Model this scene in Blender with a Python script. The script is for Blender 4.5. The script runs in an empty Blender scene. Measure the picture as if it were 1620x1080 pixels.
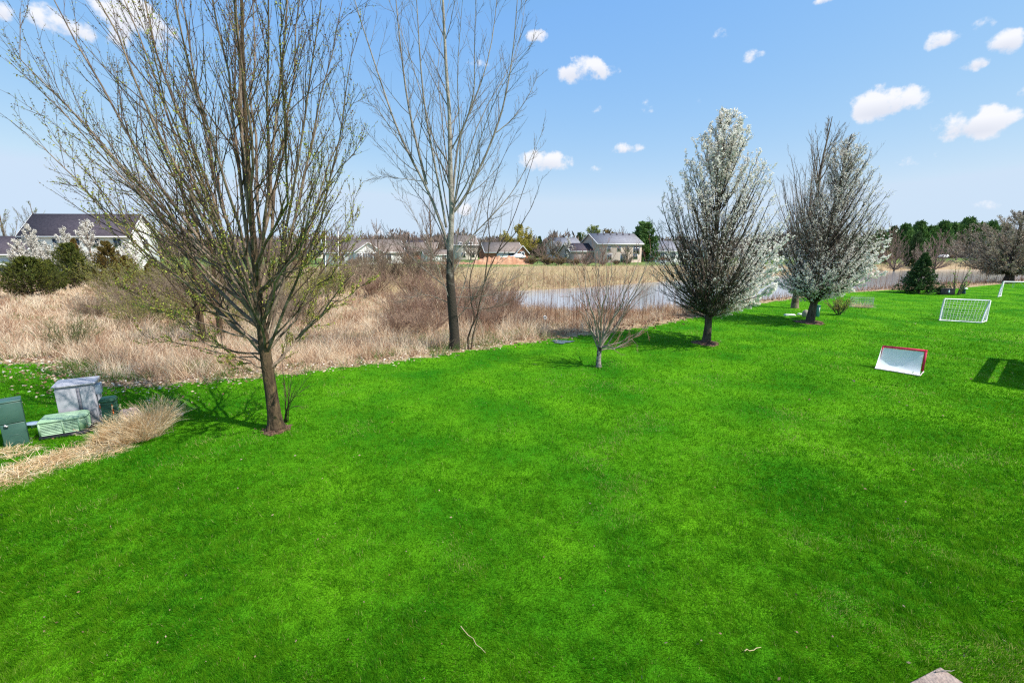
import bpy, math, random
import numpy as np
from mathutils import Vector
R = math.radians
rng = np.random.default_rng(7)
random.seed(7)
S = bpy.context.scene
COL = S.collection

# ---------------------------------------------------------------- camera
H = 4.6; PITCH = R(11.92); FPX = 720.0
cam = bpy.data.objects.new("camera", bpy.data.cameras.new("camera")); COL.objects.link(cam)
cam.location = (0, 0, H); cam.rotation_euler = (R(90) - PITCH, 0, 0)
cam.data.sensor_width = 36; cam.data.lens = 36 * FPX / 1620
cam.data.clip_start = 0.1; cam.data.clip_end = 9000
S.camera = cam
cp, sp = math.cos(PITCH), math.sin(PITCH)
def ray(px, py):
    u = (px - 810) / FPX; v = (540 - py) / FPX
    return np.array([u, cp + v * sp, -sp + v * cp])
def P(px, py, z=0.0):                       # where the sight line of a photo point meets height z
    d = ray(px, py); t = (z - H) / d[2]; return np.array([d[0]*t, d[1]*t, z])
def PY(px, py, Y):                          # the point of a sight line at distance Y
    d = ray(px, py); t = Y / d[1]; return np.array([d[0]*t, Y, H + d[2]*t])

# ---------------------------------------------------------------- light
SUN_E = 50.0
sdx, sdy = -0.92, 0.39                      # ground direction in which shadows fall
k = math.hypot(sdx, sdy); sdx /= k; sdy /= k
sun = bpy.data.objects.new("sun", bpy.data.lights.new("sun", 'SUN')); COL.objects.link(sun)
sun.data.energy = 4.2; sun.data.angle = R(0.5); sun.data.color = (1.0, 0.95, 0.87)
dirv = Vector((sdx*math.cos(R(SUN_E)), sdy*math.cos(R(SUN_E)), -math.sin(R(SUN_E))))
sun.rotation_euler = dirv.to_track_quat('-Z', 'Y').to_euler()
sun.location = (60, -20, 80)
S.view_settings.view_transform = 'Standard'; S.view_settings.look = 'None'
S.view_settings.gamma = 1; S.view_settings.exposure = 0.62
S.cycles.max_bounces = 6; S.cycles.diffuse_bounces = 3; S.cycles.glossy_bounces = 2
S.cycles.transparent_max_bounces = 8; S.cycles.use_denoising = False; S.cycles.pixel_filter_type = 'BLACKMAN_HARRIS'; S.cycles.filter_width = 1.25
S.cycles.sample_clamp_indirect = 5

W = bpy.data.worlds.new("World"); S.world = W; W.use_nodes = True
nt = W.node_tree; N = nt.nodes; L = nt.links
for n in list(N): N.remove(n)
def nd(t, **kw):
    n = N.new(t)
    for a, b in kw.items(): setattr(n, a, b)
    return n
def mth(op, a, b=None, clamp=False):
    n = nd('ShaderNodeMath', operation=op); n.use_clamp = clamp
    for i, x in enumerate((a, b)):
        if x is None: continue
        if isinstance(x, (int, float)): n.inputs[i].default_value = x
        else: L.new(x, n.inputs[i])
    return n.outputs[0]
sky = nd('ShaderNodeTexSky', sky_type='NISHITA'); sky.sun_disc = False
sky.sun_elevation = R(SUN_E); sky.sun_rotation = math.atan2(-sdx, -sdy)
sky.air_density = 1.0; sky.dust_density = 0.3; sky.ozone_density = 1.6; sky.altitude = 0
tc = nd('ShaderNodeTexCoord')
nz1 = nd('ShaderNodeTexNoise'); nz1.inputs['Scale'].default_value = 26; nz1.inputs['Detail'].default_value = 9; nz1.inputs['Roughness'].default_value = .58
L.new(tc.outputs['Generated'], nz1.inputs['Vector'])
clouds = [(925,112,62,30,1),(845,57,26,15,.7),(862,256,48,24,.95),(990,236,36,13,.75),(942,268,18,10,.6),(1195,88,30,14,.45),
 (1395,166,82,36,1),(1545,196,92,36,1),(1495,62,42,22,.8),(1592,66,46,28,1),(1540,100,38,18,.85),(1565,38,44,16,.5),
 (1330,127,9,9,.45),(1315,-2,40,9,.7),(1570,326,44,12,.45),(5,18,34,24,.8),(95,40,110,34,.7),(215,32,120,60,.75),
 (620,372,70,14,.4),(740,330,34,14,.5),(1618,145,20,18,.7),(455,108,16,8,.4),(330,-40,120,40,.8),(-160,60,140,40,.8),(1760,120,110,36,.9),(1100,60,90,16,.28),(1000,170,120,14,.22),(1450,250,110,16,.3),(1230,300,120,14,.25),(760,100,50,14,.3),
 (300,365,240,22,.35)]
tot = None
for (cx, cy, rx, ry, a) in clouds:
    d = ray(cx, cy); d /= np.linalg.norm(d)
    r = np.cross(d, (0, 0, 1)); r /= np.linalg.norm(r); up = np.cross(r, d)
    ln = np.linalg.norm(ray(cx, cy))
    dx = ray(cx+1, cy); dx /= np.linalg.norm(dx); dy = ray(cx, cy-1); dy /= np.linalg.norm(dy)
    sx = abs(np.dot(dx-d, r)); sy = abs(np.dot(dy-d, up))
    def dot(v):
        n = nd('ShaderNodeVectorMath', operation='DOT_PRODUCT'); L.new(tc.outputs['Generated'], n.inputs[0]); n.inputs[1].default_value = tuple(v); return n.outputs['Value']
    A = dot(r / (rx*sx)); B = mth('SUBTRACT', dot(up / (ry*sy)), 0)
    q = mth('ADD', mth('MULTIPLY', A, A), mth('MULTIPLY', B, B))
    m = mth('MULTIPLY', mth('SUBTRACT', 1.0, q, True), a)
    front = mth('GREATER_THAN', dot(d), 0.0)
    m = mth('MULTIPLY', m, front)
    sh = mth('MULTIPLY', m, mth('MULTIPLY', mth('ADD', mth('MULTIPLY', B, -1.0), .25), 1.6, True)); shd = sh if tot is None else mth('MAXIMUM', shd, sh)  # shade on the cloud undersides, painted into the cloud colour below
    tot = m if tot is None else mth('MAXIMUM', tot, m)
f = mth('ADD', tot, mth('MULTIPLY', mth('SUBTRACT', nz1.outputs['Fac'], 0.5), 2.3))
mr = nd('ShaderNodeMapRange', interpolation_type='SMOOTHSTEP'); L.new(f, mr.inputs['Value'])
mr.inputs['From Min'].default_value = 0.36; mr.inputs['From Max'].default_value = .80
f2 = mth('MULTIPLY', mr.outputs[0], mth('MULTIPLY', tot, 6.0, True))
mx = nd('ShaderNodeMix', data_type='RGBA'); L.new(mth('MULTIPLY', f2, .93), mx.inputs['Factor'])
sp_ = nd('ShaderNodeSeparateColor'); L.new(sky.outputs[0], sp_.inputs[0]); cb_ = nd('ShaderNodeCombineColor')
L.new(mth('MINIMUM', mth('MULTIPLY', mth('POWER', sp_.outputs[0], .87), .93), 3.25), cb_.inputs[0])
L.new(mth('MINIMUM', mth('MULTIPLY', mth('POWER', sp_.outputs[1], .5), 1.71), mth('MINIMUM', mth('MULTIPLY', sp_.outputs[1], 1.25), 4.02)), cb_.inputs[1])
L.new(mth('MINIMUM', mth('MULTIPLY', mth('POWER', sp_.outputs[2], .06), 4.4), mth('MULTIPLY', sp_.outputs[2], 1.3)), cb_.inputs[2])
L.new(cb_.outputs[0], mx.inputs[6]); cm_ = nd('ShaderNodeMix', data_type='RGBA'); L.new(mth('MULTIPLY', shd, 1.0, True), cm_.inputs['Factor']); cm_.inputs[6].default_value = (5.2, 5.2, 5.4, 1); cm_.inputs[7].default_value = (3.9, 4.05, 4.6, 1); L.new(cm_.outputs[2], mx.inputs[7])
bg = nd('ShaderNodeBackground'); bg.inputs['Strength'].default_value = 0.125
L.new(mx.outputs[2], bg.inputs['Color']); wo = nd('ShaderNodeOutputWorld'); L.new(bg.outputs[0], wo.inputs[0])

# ---------------------------------------------------------------- materials
MATS = {}
def mat(name, c1, c2=None, scale=3.0, rough=.8, detail=4, bump=0.0, bscale=None, attr=False, trans=0.0, metal=0.0, spec=.3, c3=None, stretch=None, ramp=(.35,.65)):
    """two (three) tone procedural material; attr: per-leaf value 'rnd' picks the tone together with world noise"""
    if name in MATS: return MATS[name]
    m = bpy.data.materials.new(name); m.use_nodes = True; MATS[name] = m
    t = m.node_tree; n = t.nodes; l = t.links; b = n['Principled BSDF']
    b.inputs['Roughness'].default_value = rough; b.inputs['Metallic'].default_value = metal
    b.inputs['Specular IOR Level'].default_value = spec
    c2 = c2 or tuple(x*.8 for x in c1)
    geo = n.new('ShaderNodeNewGeometry'); mp = n.new('ShaderNodeMapping'); l.new(geo.outputs['Position'], mp.inputs['Vector'])
    if stretch: mp.inputs['Scale'].default_value = stretch
    nz = n.new('ShaderNodeTexNoise'); nz.inputs['Scale'].default_value = scale; nz.inputs['Detail'].default_value = detail
    l.new(mp.outputs[0], nz.inputs['Vector']); fac = nz.outputs['Fac']
    cr = n.new('ShaderNodeValToRGB'); e = cr.color_ramp.elements
    e[0].position, e[1].position = ramp; e[0].color = (*c1, 1); e[1].color = (*c2, 1)
    if c3: x = e.new((ramp[1]+1)/2 if not attr else ramp[1]+.12); x.color = (*c3, 1)
    if attr:
        at = n.new('ShaderNodeAttribute'); at.attribute_name = 'rnd'
        mm = n.new('ShaderNodeMix'); mm.inputs[0].default_value = .5; l.new(fac, mm.inputs[2]); l.new(at.outputs['Fac'], mm.inputs[3]); fac = mm.outputs[0]
    l.new(fac, cr.inputs[0]); l.new(cr.outputs[0], b.inputs['Base Color'])
    if bump:
        nb = n.new('ShaderNodeTexNoise'); nb.inputs['Scale'].default_value = bscale or scale*4; nb.inputs['Detail'].default_value = 5; l.new(mp.outputs[0], nb.inputs['Vector'])
        bp = n.new('ShaderNodeBump'); bp.inputs['Strength'].default_value = bump; bp.inputs['Distance'].default_value = .05; l.new(nb.outputs['Fac'], bp.inputs['Height']); l.new(bp.outputs[0], b.inputs['Normal'])
    if trans:
        tr = n.new('ShaderNodeBsdfTranslucent'); l.new(cr.outputs[0], tr.inputs['Color']); ms = n.new('ShaderNodeMixShader'); ms.inputs[0].default_value = trans
        l.new(b.outputs[0], ms.inputs[1]); l.new(tr.outputs[0], ms.inputs[2]); l.new(ms.outputs[0], n['Material Output'].inputs[0])
    return m

# ---------------------------------------------------------------- mesh helpers
def unit(a, ax=-1):
    return a / np.maximum(np.linalg.norm(a, axis=ax, keepdims=True), 1e-9)
class Geo:
    def __init__(s): s.V = []; s.F = {3: [], 4: []}; s.n = 0; s.A = []; s.smooth = False
    def add(s, V, F, a=None):
        V = np.asarray(V, float).reshape(-1, 3); F = np.asarray(F, int)
        s.V.append(V); s.F[F.shape[1]].append(F + s.n); s.n += len(V)
        s.A.append(np.full(len(V), .5) if a is None else np.broadcast_to(a, (len(V),)))
    def box(s, c, d, rz=0.0, taper=1.0, about=None):
        c = np.array(c, float); x, y, z = np.array(d)/2
        v = np.array([(-x,-y,-z),(x,-y,-z),(x,y,-z),(-x,y,-z),(-x*taper,-y*taper,z),(x*taper,-y*taper,z),(x*taper,y*taper,z),(-x*taper,y*taper,z)])
        co, si = math.cos(rz), math.sin(rz); v = v @ np.array([[co,si,0],[-si,co,0],[0,0,1]])
        s.add(v + c, [(0,3,2,1),(4,5,6,7),(0,1,5,4),(1,2,6,5),(2,3,7,6),(3,0,4,7)])
    def tubes(s, Pl, Rd, sides=4, a=None, cap=False):
        Pl = np.asarray(Pl, float); Rd = np.asarray(Rd, float)
        if Pl.ndim == 2: Pl = Pl[None]; Rd = np.broadcast_to(Rd, (1, Pl.shape[1]))
        n, K = Pl.shape[:2]
        if n == 0: return
        Rd = np.broadcast_to(Rd, (n, K))
        T = np.gradient(Pl, axis=1); T = unit(T)
        m = unit(Pl[:, -1] - Pl[:, 0]); ref = np.where(np.abs(m[:, 2:3]) > .8, np.array([[1., .1, 0]]), np.array([[0, .1, 1.]]))[:, None, :]
        A = unit(np.cross(T, ref)); B = np.cross(T, A)
        th = np.arange(sides)*2*math.pi/sides
        V = Pl[:, :, None] + Rd[:, :, None, None]*(np.cos(th)[:, None]*A[:, :, None] + np.sin(th)[:, None]*B[:, :, None])
        i = np.arange(n)[:, None, None]*K*sides; j = np.arange(K-1)[None, :, None]*sides; q = np.arange(sides)[None, None, :]; q2 = (q+1) % sides
        F = np.stack([i+j+q, i+j+q2, i+j+sides+q2, i+j+sides+q], -1).reshape(-1, 4)
        s.add(V, F, a)
        if cap:
            for b in (0, K-1):
                c = Pl[:, b]; base = s.n; s.add(c, np.zeros((0, 3), int))
                st = base - n*K*sides
                F3 = np.stack(np.broadcast_arrays(base+np.arange(n)[:, None], st+np.arange(n)[:, None]*K*sides+b*sides+np.arange(sides), st+np.arange(n)[:, None]*K*sides+b*sides+(np.arange(sides)+1) % sides), -1).reshape(-1, 3)
                s.F[3].append(F3)
    def cards(s, C, size, aspect=.55, a=None, U=None, r=rng):
        C = np.asarray(C); n = len(C)
        if n == 0: return
        size = np.broadcast_to(size, (n,))[:, None]
        U = unit(r.normal(size=(n, 3))) if U is None else unit(U)
        Vv = unit(np.cross(U, r.normal(size=(n, 3))))
        V = np.stack([C-U*size, C-Vv*size*aspect, C+U*size, C+Vv*size*aspect], 1)
        F = np.arange(n*4).reshape(n, 4)
        s.add(V, F, None if a is None else np.repeat(np.broadcast_to(a, (n,)), 4))
    def tris(s, base, d, h, w, a=None, r=rng):       # grass blades: one triangle each
        n = len(base); side = unit(np.cross(d, r.normal(size=(n, 3))))*w[:, None]/2
        V = np.stack([base-side, base+side, base+d*h[:, None]], 1)
        s.add(V, np.arange(n*3).reshape(n, 3), None if a is None else np.repeat(a, 3))
    def strips(s, Pl, w, a=None, r=rng):             # curved blades, (n,K,3)
        n, K = Pl.shape[:2]
        side = unit(np.cross(Pl[:, -1]-Pl[:, 0], r.normal(size=(n, 3))))*w[:, None]/2
        tp = np.linspace(1, .25, K)[None, :, None]
        V = np.stack([Pl-side[:, None]*tp, Pl+side[:, None]*tp], 2)
        i = np.arange(n)[:, None]*K*2; j = np.arange(K-1)[None]*2
        F = np.stack([i+j, i+j+1, i+j+3, i+j+2], -1).reshape(-1, 4)
        s.add(V, F, None if a is None else np.repeat(a, K*2))
    def build(s, name, m, parent=None, base=None, smooth=False, attr=False):
        V = np.concatenate(s.V) if s.V else np.zeros((0, 3))
        if base is not None: V = V - np.array(base)
        me = bpy.data.meshes.new(name); me.vertices.add(len(V)); me.vertices.foreach_set('co', V.astype(np.float32).ravel())
        f4 = np.concatenate(s.F[4]) if s.F[4] else np.zeros((0, 4), int); f3 = np.concatenate(s.F[3]) if s.F[3] else np.zeros((0, 3), int)
        li = np.concatenate([f4.ravel(), f3.ravel()]).astype(np.int32)
        me.loops.add(len(li)); me.loops.foreach_set('vertex_index', li)
        st = np.concatenate([np.arange(len(f4))*4, len(f4)*4+np.arange(len(f3))*3]).astype(np.int32)
        me.polygons.add(len(st)); me.polygons.foreach_set('loop_start', st)
        if smooth: me.polygons.foreach_set('use_smooth', np.ones(len(st), bool))
        me.update(calc_edges=True)
        if attr:
            at = me.attributes.new('rnd', 'FLOAT', 'POINT'); at.data.foreach_set('value', np.concatenate(s.A).astype(np.float32))
        me.materials.append(m)
        o = bpy.data.objects.new(name, me); COL.objects.link(o)
        if parent is not None: o.parent = parent
        elif base is not None: o.location = tuple(base)
        return o
def thing(name, label, cat, loc, group=None, rz=0.0):
    o = bpy.data.objects.new(name, None); COL.objects.link(o); o.location = tuple(float(v) for v in loc); o.rotation_euler.z = rz
    o.empty_display_size = .2; o['label'] = label; o['category'] = cat
    if group: o['group'] = group
    return o
def tag(o, label, cat, group=None, kind=None):
    o['label'] = label; o['category'] = cat
    if group: o['group'] = group
    if kind: o['kind'] = kind
    return o
def dup(root, loc, rz=0.0, sc=1.0, label=None, group=None):
    r = root.copy(); COL.objects.link(r); r.location = tuple(float(v) for v in loc); r.rotation_euler.z = rz
    r.scale = (sc, sc, sc) if isinstance(sc, (int, float)) else sc
    if label: r['label'] = label
    if group: r['group'] = group
    for ch in list(root.children):
        c = ch.copy(); COL.objects.link(c); c.parent = r
        for g in ch.children:
            d = g.copy(); COL.objects.link(d); d.parent = c
    return r

# ---------------------------------------------------------------- terrain
def poly(pts, z): return np.array([P(x, y, z)[:2] for x, y in pts])
def inside(pts, pl):
    x, y = pts[:, 0], pts[:, 1]; c = np.zeros(len(pts), bool); n = len(pl); j = n-1
    for i in range(n):
        xi, yi = pl[i]; xj, yj = pl[j]
        q = ((yi > y) != (yj > y)) & (x < (xj-xi)*(y-yi)/((yj-yi) or 1e-12)+xi); c ^= q; j = i
    return c
def sdist(pts, pl):                          # positive outside
    d = np.full(len(pts), 1e9); n = len(pl)
    for i in range(n):
        a = pl[i]; b = pl[(i+1) % n]; ab = b-a; t = np.clip(((pts-a) @ ab)/max(ab @ ab, 1e-9), 0, 1)
        d = np.minimum(d, np.linalg.norm(pts-(a+t[:, None]*ab), axis=1))
    return np.where(inside(pts, pl), -d, d)
def sstep(a, b, x): t = np.clip((x-a)/(b-a), 0, 1); return t*t*(3-2*t)
def vnoise(x, y, s, seed=0):                 # cheap smooth noise 0..1
    def one(x, y, sd):
        i = np.floor(x).astype(np.int64); j = np.floor(y).astype(np.int64); u = x-i; v = y-j; u = u*u*(3-2*u); v = v*v*(3-2*v)
        def h(a, b):
            k_ = (a*374761393+b*668265263+sd*2147483647) & 0xffffffff; k_ = ((k_ ^ (k_ >> 13))*1274126177) & 0xffffffff; k_ = k_ ^ (k_ >> 16)
            return (k_ & 0xffff)/65535.0
        return (h(i, j)*(1-u)+h(i+1, j)*u)*(1-v)+(h(i, j+1)*(1-u)+h(i+1, j+1)*u)*v
    x, y = np.broadcast_arrays(np.asarray(x, float)/s, np.asarray(y, float)/s)
    ca, sa = math.cos(seed+.6), math.sin(seed+.6); x, y = x*ca-y*sa, x*sa+y*ca
    n_ = .68*one(x, y, seed+1)+.32*one(x*2.3+5.1, y*2.3+1.7, seed+57)
    return np.clip((n_-.5)*1.35+.5, 0, 1)
edge_px = [(-700,590),(-300,578),(0,573),(60,573),(100,592),(150,609),(220,613),(300,606),(400,597),(500,586),(600,575),(700,561),(800,546),(850,540),(920,531),(1000,521),(1060,509),(1150,494),(1200,480),(1300,466),(1400,459),(1500,457.5),(1620,446),(1900,442),(2600,440)]
LAWN = np.vstack([poly(edge_px, 0.0), [[400, 60], [400, -60], [-120, -60], [-120, 10]]])
pond_px = [(790,476),(850,486),(920,490),(1000,490),(1060,486),(1150,478),(1230,470),(1300,463),(1400,453),(1500,449),(1620,443),(1900,440),(1900,427),(1620,427),(1500,427),(1450,427.5),(1380,430),(1300,434),(1230,438),(1150,442),(1060,447),(1020,450),(960,455),(900,459),(850,461),(790,464)]
WZ = -.65
POND = poly(pond_px, WZ)
FARL = np.vstack([poly([(-500,436),(0,432),(60,431),(300,428),(480,422),(620,420),(700,423),(850,421),(1000,420.5),(1080,420.5),(1200,420),(1300,420),(1400,419),(1480,414),(1620,412),(2200,412)], 0.0), [[2500, 260], [2500, 3500], [-2500, 3500], [-2500, 80]]])
def gz(x, y):
    x = np.atleast_1d(np.asarray(x, float)); y = np.atleast_1d(np.asarray(y, float)); p = np.stack([x, y], 1)
    dl = sdist(p, LAWN); dp = sdist(p, POND)
    z = -.32*sstep(-.3, 7, dl)*(1-sstep(80, 108, y)) + .12*sstep(0, 3, dl)*(vnoise(x, y, 3.1, 3)-.5)
    z += .035*(vnoise(x, y, 4.5, 1)-.5)
    kk = sstep(4.5, -1.5, dp); z = z*(1-kk) + (-1.15)*kk
    return z
def g1(p): return float(gz(p[0], p[1])[0])
def onz(p): return np.array([p[0], p[1], g1(p)])
def axis(fine, step, far, lo, hi):
    a = list(np.arange(lo, hi+1e-6, step)); s = step
    x = hi
    while x < far: s *= 1.35; x += s; a.append(x)
    s = step; x = lo
    while x > -far: s *= 1.35; x -= s; a.insert(0, x)
    return np.array(a)
gx = axis(0, .55, 4000, -45, 75); gy = np.array([-900,-300,-100,-40,-15,-5] + list(np.arange(0, 72, .5)) + list(np.arange(72, 130, 1.3)) + [140,160,200,280,400,700,1200,2200,4000])
GX, GY = np.meshgrid(gx, gy); gp = np.stack([GX.ravel(), GY.ravel()], 1); GZ = gz(gp[:, 0], gp[:, 1])
nxx = len(gx); nyy = len(gy)
ii, jj = np.meshgrid(np.arange(nxx-1), np.arange(nyy-1)); a0 = (jj*nxx+ii).ravel()
Fg = np.stack([a0, a0+1, a0+1+nxx, a0+nxx], 1); cen = gp[Fg].mean(1)
inl = inside(cen, LAWN); inf = inside(cen, FARL) & ~inl
m_lawn = mat('lawn_green', (.03,.18,.004), (.11,.32,.007), .45, .95, 6, bump=.6, bscale=30, spec=.05)
m_meadow = mat('meadow_soil', (.30,.20,.11), (.46,.34,.21), 1.1, 1.0, 8, bump=.8, bscale=9, c3=(.13,.19,.05), spec=.02, ramp=(.3,.55))
m_farl = mat('far_lawn_green', (.11,.17,.05), (.17,.24,.075), .12, 1.0, 5, spec=.02)
for nm, msk, mm_ in (('lawn', inl, m_lawn), ('meadow_ground', ~inl & ~inf, m_meadow), ('far_lawn', inf, m_farl)):
    g = Geo(); F = Fg[msk]; used, inv = np.unique(F, return_inverse=True)
    g.add(np.stack([gp[used, 0], gp[used, 1], GZ[used]], 1), inv.reshape(-1, 4))
    o = g.build(nm, mm_, smooth=True); o['kind'] = 'structure'
# water
mw = bpy.data.materials.new('pond_water'); mw.use_nodes = True; n = mw.node_tree.nodes; l = mw.node_tree.links; b = n['Principled BSDF']
b.inputs['Base Color'].default_value = (.47,.45,.45,1); b.inputs['Roughness'].default_value = .05; b.inputs['IOR'].default_value = 1.7; b.inputs['Specular IOR Level'].default_value = .5
geo = n.new('ShaderNodeNewGeometry'); mp = n.new('ShaderNodeMapping'); mp.inputs['Scale'].default_value = (.5, 1.6, 1); l.new(geo.outputs['Position'], mp.inputs[0])
nz = n.new('ShaderNodeTexNoise'); nz.inputs['Scale'].default_value = 2.2; nz.inputs['Detail'].default_value = 5; l.new(mp.outputs[0], nz.inputs[0])
bp = n.new('ShaderNodeBump'); bp.inputs['Strength'].default_value = .22; bp.inputs['Distance'].default_value = .05; l.new(nz.outputs[0], bp.inputs['Height']); l.new(bp.outputs[0], b.inputs['Normal'])
g = Geo(); g.add([(-25, 25, WZ), (260, 25, WZ), (260, 135, WZ), (-25, 135, WZ)], [(0, 1, 2, 3)]); o = g.build('pond_water', mw); o['kind'] = 'structure'
# puddle on the lawn
pc = P(889, 540.5, .02); g = Geo(); th = np.linspace(0, 2*math.pi, 28, endpoint=False)
rr = 1+.25*np.sin(3*th+1)+.15*np.sin(7*th)
PUD = np.stack([pc[0]+.48*rr*np.cos(th), pc[1]+.40*rr*np.sin(th)], 1)
V = np.column_stack([PUD, np.full(28, .035)]); g.add(np.vstack([V, [[pc[0], pc[1], .035]]]), [(28, i, (i+1) % 28) for i in range(28)])
mpd = mw.copy(); mpd.name = 'puddle_water'; mpd.node_tree.nodes['Principled BSDF'].inputs['Base Color'].default_value = (.05,.07,.04,1)
o = g.build('puddle', mpd); o['kind'] = 'structure'

# ---------------------------------------------------------------- grass
def scr(n, x0, x1, y0, y1, z=0.0):            # points spread evenly over a stretch of ground as seen
    x = rng.uniform(x0, x1, n); y = rng.uniform(y0, y1, n)
    u = (x-810)/FPX; v = (540-y)/FPX; dy = cp+v*sp; dz = -sp+v*cp; t = (z-H)/dz
    return np.stack([u*t, dy*t], 1)
SLAB = np.array([P(1445,1082), P(1485,1058), P(1522,1082), P(1500,1200)])[:, :2]
def lawn_blades():
    g = Geo()
    xx = np.concatenate([rng.uniform(-60, 1680, 1300000), rng.uniform(-600, -60, 150000), rng.uniform(1680, 2200, 150000)]); yy = 441+709*rng.uniform(0, 1, len(xx))**1.45; u_ = (xx-810)/FPX; v_ = (540-yy)/FPX; t_ = -H/(-sp+v_*cp); pts = np.stack([u_*t_, (cp+v_*sp)*t_], 1)
    rx = rng.uniform(-9, 9, (60000, 2)); pts = np.concatenate([pts, rx*[1, .5]+[0, 4]])
    d = sdist(pts, LAWN); jit = (vnoise(pts[:, 0], pts[:, 1], .5, 2)-.5)*.8+rng.normal(0, .25, len(pts))
    keep = (d+jit < 0) & (~inside(pts, PUD) | (rng.uniform(size=len(pts)) < .18)) & ~inside(pts, SLAB) & (pts[:, 1] < 75)
    pts = pts[keep]; n = len(pts)
    dist = np.hypot(pts[:, 0], pts[:, 1])+2
    z = gz(pts[:, 0], pts[:, 1])
    lod = np.maximum(1, dist/7)
    clump = vnoise(pts[:, 0], pts[:, 1], .17, 5)*.75+vnoise(pts[:, 0], pts[:, 1], 1.9, 8)*.25
    h = rng.uniform(.02, .075, n)*(.4+1.2*clump)*np.minimum(lod, 1.5)**.6
    w = rng.uniform(.0035, .006, n)*np.minimum(lod, 4.5)**1.1
    dr = rng.normal(size=(n, 3))*[.38, .38, 0]+[0, 0, 1]
    ang = vnoise(pts[:, 0], pts[:, 1], .6, 11)*6.28; dr[:, 0] += .35*np.cos(ang); dr[:, 1] += .35*np.sin(ang)
    a = .55*rng.uniform(0, 1, n)+.45*np.clip(1.5*vnoise(pts[:, 0], pts[:, 1], .09, 17)-.25, 0, 1)*(.6+.5*vnoise(pts[:, 0], pts[:, 1], .9, 23)); a = np.where(rng.uniform(size=n) < .012+.15*sstep(.66, .9, vnoise(pts[:, 0], pts[:, 1], 1.3, 41)), 1.6, a)
    g.tris(np.column_stack([pts, z-.004]), unit(dr), h, w, a)
    return g
m_blade = mat('grass_blade', (.030,.180,.004), (.152,.365,.008), .42, .75, 7, attr=True, trans=.5, spec=.08, ramp=(.30,.68))
e = m_blade.node_tree.nodes['Color Ramp'].color_ramp.elements; x = e.new(.95); x.color = (.52,.50,.16,1)
o = lawn_blades().build('lawn_grass', m_blade, attr=True); tag(o, 'short bright green mown grass covering the whole yard', 'grass', kind='stuff')

def dry(g, pts, h0, h1, w, lean=.5, K=4, zoff=0.0, a=None, droop=.5, up=1.0):
    n = len(pts)
    if n == 0: return
    z = gz(pts[:, 0], pts[:, 1])+zoff
    ang = vnoise(pts[:, 0], pts[:, 1], 1.6, 4)*9+rng.normal(0, 1.9, n); ln = rng.uniform(.1, 1, n)*lean
    hh = rng.uniform(h0, h1, n)*(.55+.9*vnoise(pts[:, 0], pts[:, 1], 1.1, 9))
    d = unit(np.stack([np.cos(ang)*ln, np.sin(ang)*ln, np.full(n, up)], 1))
    Pl = np.zeros((n, K, 3)); Pl[:, 0] = np.column_stack([pts, z-.02])
    out = np.stack([np.cos(ang), np.sin(ang), -np.full(n, .5)], 1)
    for k2 in range(1, K):
        d = unit(d+out*droop*ln[:, None]/K*1.6); Pl[:, k2] = Pl[:, k2-1]+d*(hh/(K-1))[:, None]
    g.strips(Pl, w, a)
m_dry = mat('dry_meadow_grass', (.38,.225,.145), (.68,.50,.33), .45, .85, 5, attr=True, trans=.25, spec=.1, ramp=(.36,.52), c3=(.84,.71,.53))
def meadow():
    g = Geo()
    pts = np.concatenate([scr(170000, -420, 1300, 470, 625, -.2), scr(80000, -420, 900, 430, 500, -.2)])
    d = sdist(pts, LAWN)+rng.normal(0, .25, len(pts)); dp = sdist(pts, POND); cl = vnoise(pts[:, 0], pts[:, 1], 2.3, 6)
    keep = (d > 0) & (rng.uniform(size=len(d)) < np.clip(d/1.8, .10, 1)) & (dp > 2.2) & (pts[:, 1] < 110) & ((cl > .22) | (rng.uniform(size=len(pts)) < .35)); pts = pts[keep]; d = d[keep]; n = len(pts)
    dist = np.hypot(*pts.T)
    w = rng.uniform(.006, .011, n)*np.clip(dist/14, 1, 5)
    low = np.clip(d/3, .25, 1)
    z = np.column_stack([pts])
    nn = n//2
    tf = scr(3000, -150, 1200, 440, 615, -.2); tf = tf[(sdist(tf, LAWN) > .6) & (sdist(tf, POND) > 4) & (tf[:, 1] < 70)]; tp_ = np.repeat(tf, 26, 0)+rng.normal(0, .12, (len(tf)*26, 2)); dry(g, tp_, .45, .95, rng.uniform(.008, .013, len(tp_))*np.clip(np.hypot(*tp_.T)/16, 1, 3.5), .55, K=4, a=np.clip(np.repeat(rng.uniform(0, 1, len(tf)), 26)+rng.normal(0, .15, len(tp_)), 0, 1), droop=.8)
    dry(g, pts[:nn], .25, .7, w[:nn]*low[:nn]**.3, 1.6, a=rng.uniform(0, 1, nn), droop=.9)
    dry(g, pts[nn:], .2, .55, w[nn:], .9, a=rng.uniform(0, 1, n-nn), droop=.6)
    return g
o = meadow().build('dry_meadow_grass', m_dry, attr=True); tag(o, 'tan matted dry grass of the meadow between lawn and houses', 'dry grass', kind='stuff')
m_mgreen = mat('meadow_green_grass', (.06,.16,.02), (.16,.26,.05), .8, .8, attr=True, trans=.3, ramp=(.3,.7))
g = Geo(); pts = scr(60000, -150, 900, 470, 618, -.2); d = sdist(pts, LAWN); cl = vnoise(pts[:, 0], pts[:, 1], 1.7, 21)
kp = (d > 0) & (cl > .60) | ((d > -.3) & (d < 1.3) & (vnoise(pts[:, 0], pts[:, 1], .8, 2) > .55)); pts = pts[kp]; dd = np.hypot(*pts.T)
dry(g, pts, .15, .42, rng.uniform(.008, .014, len(pts))*np.clip(dd/14, 1, 4), .7, K=3, a=rng.uniform(0, 1, len(pts)))
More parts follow.
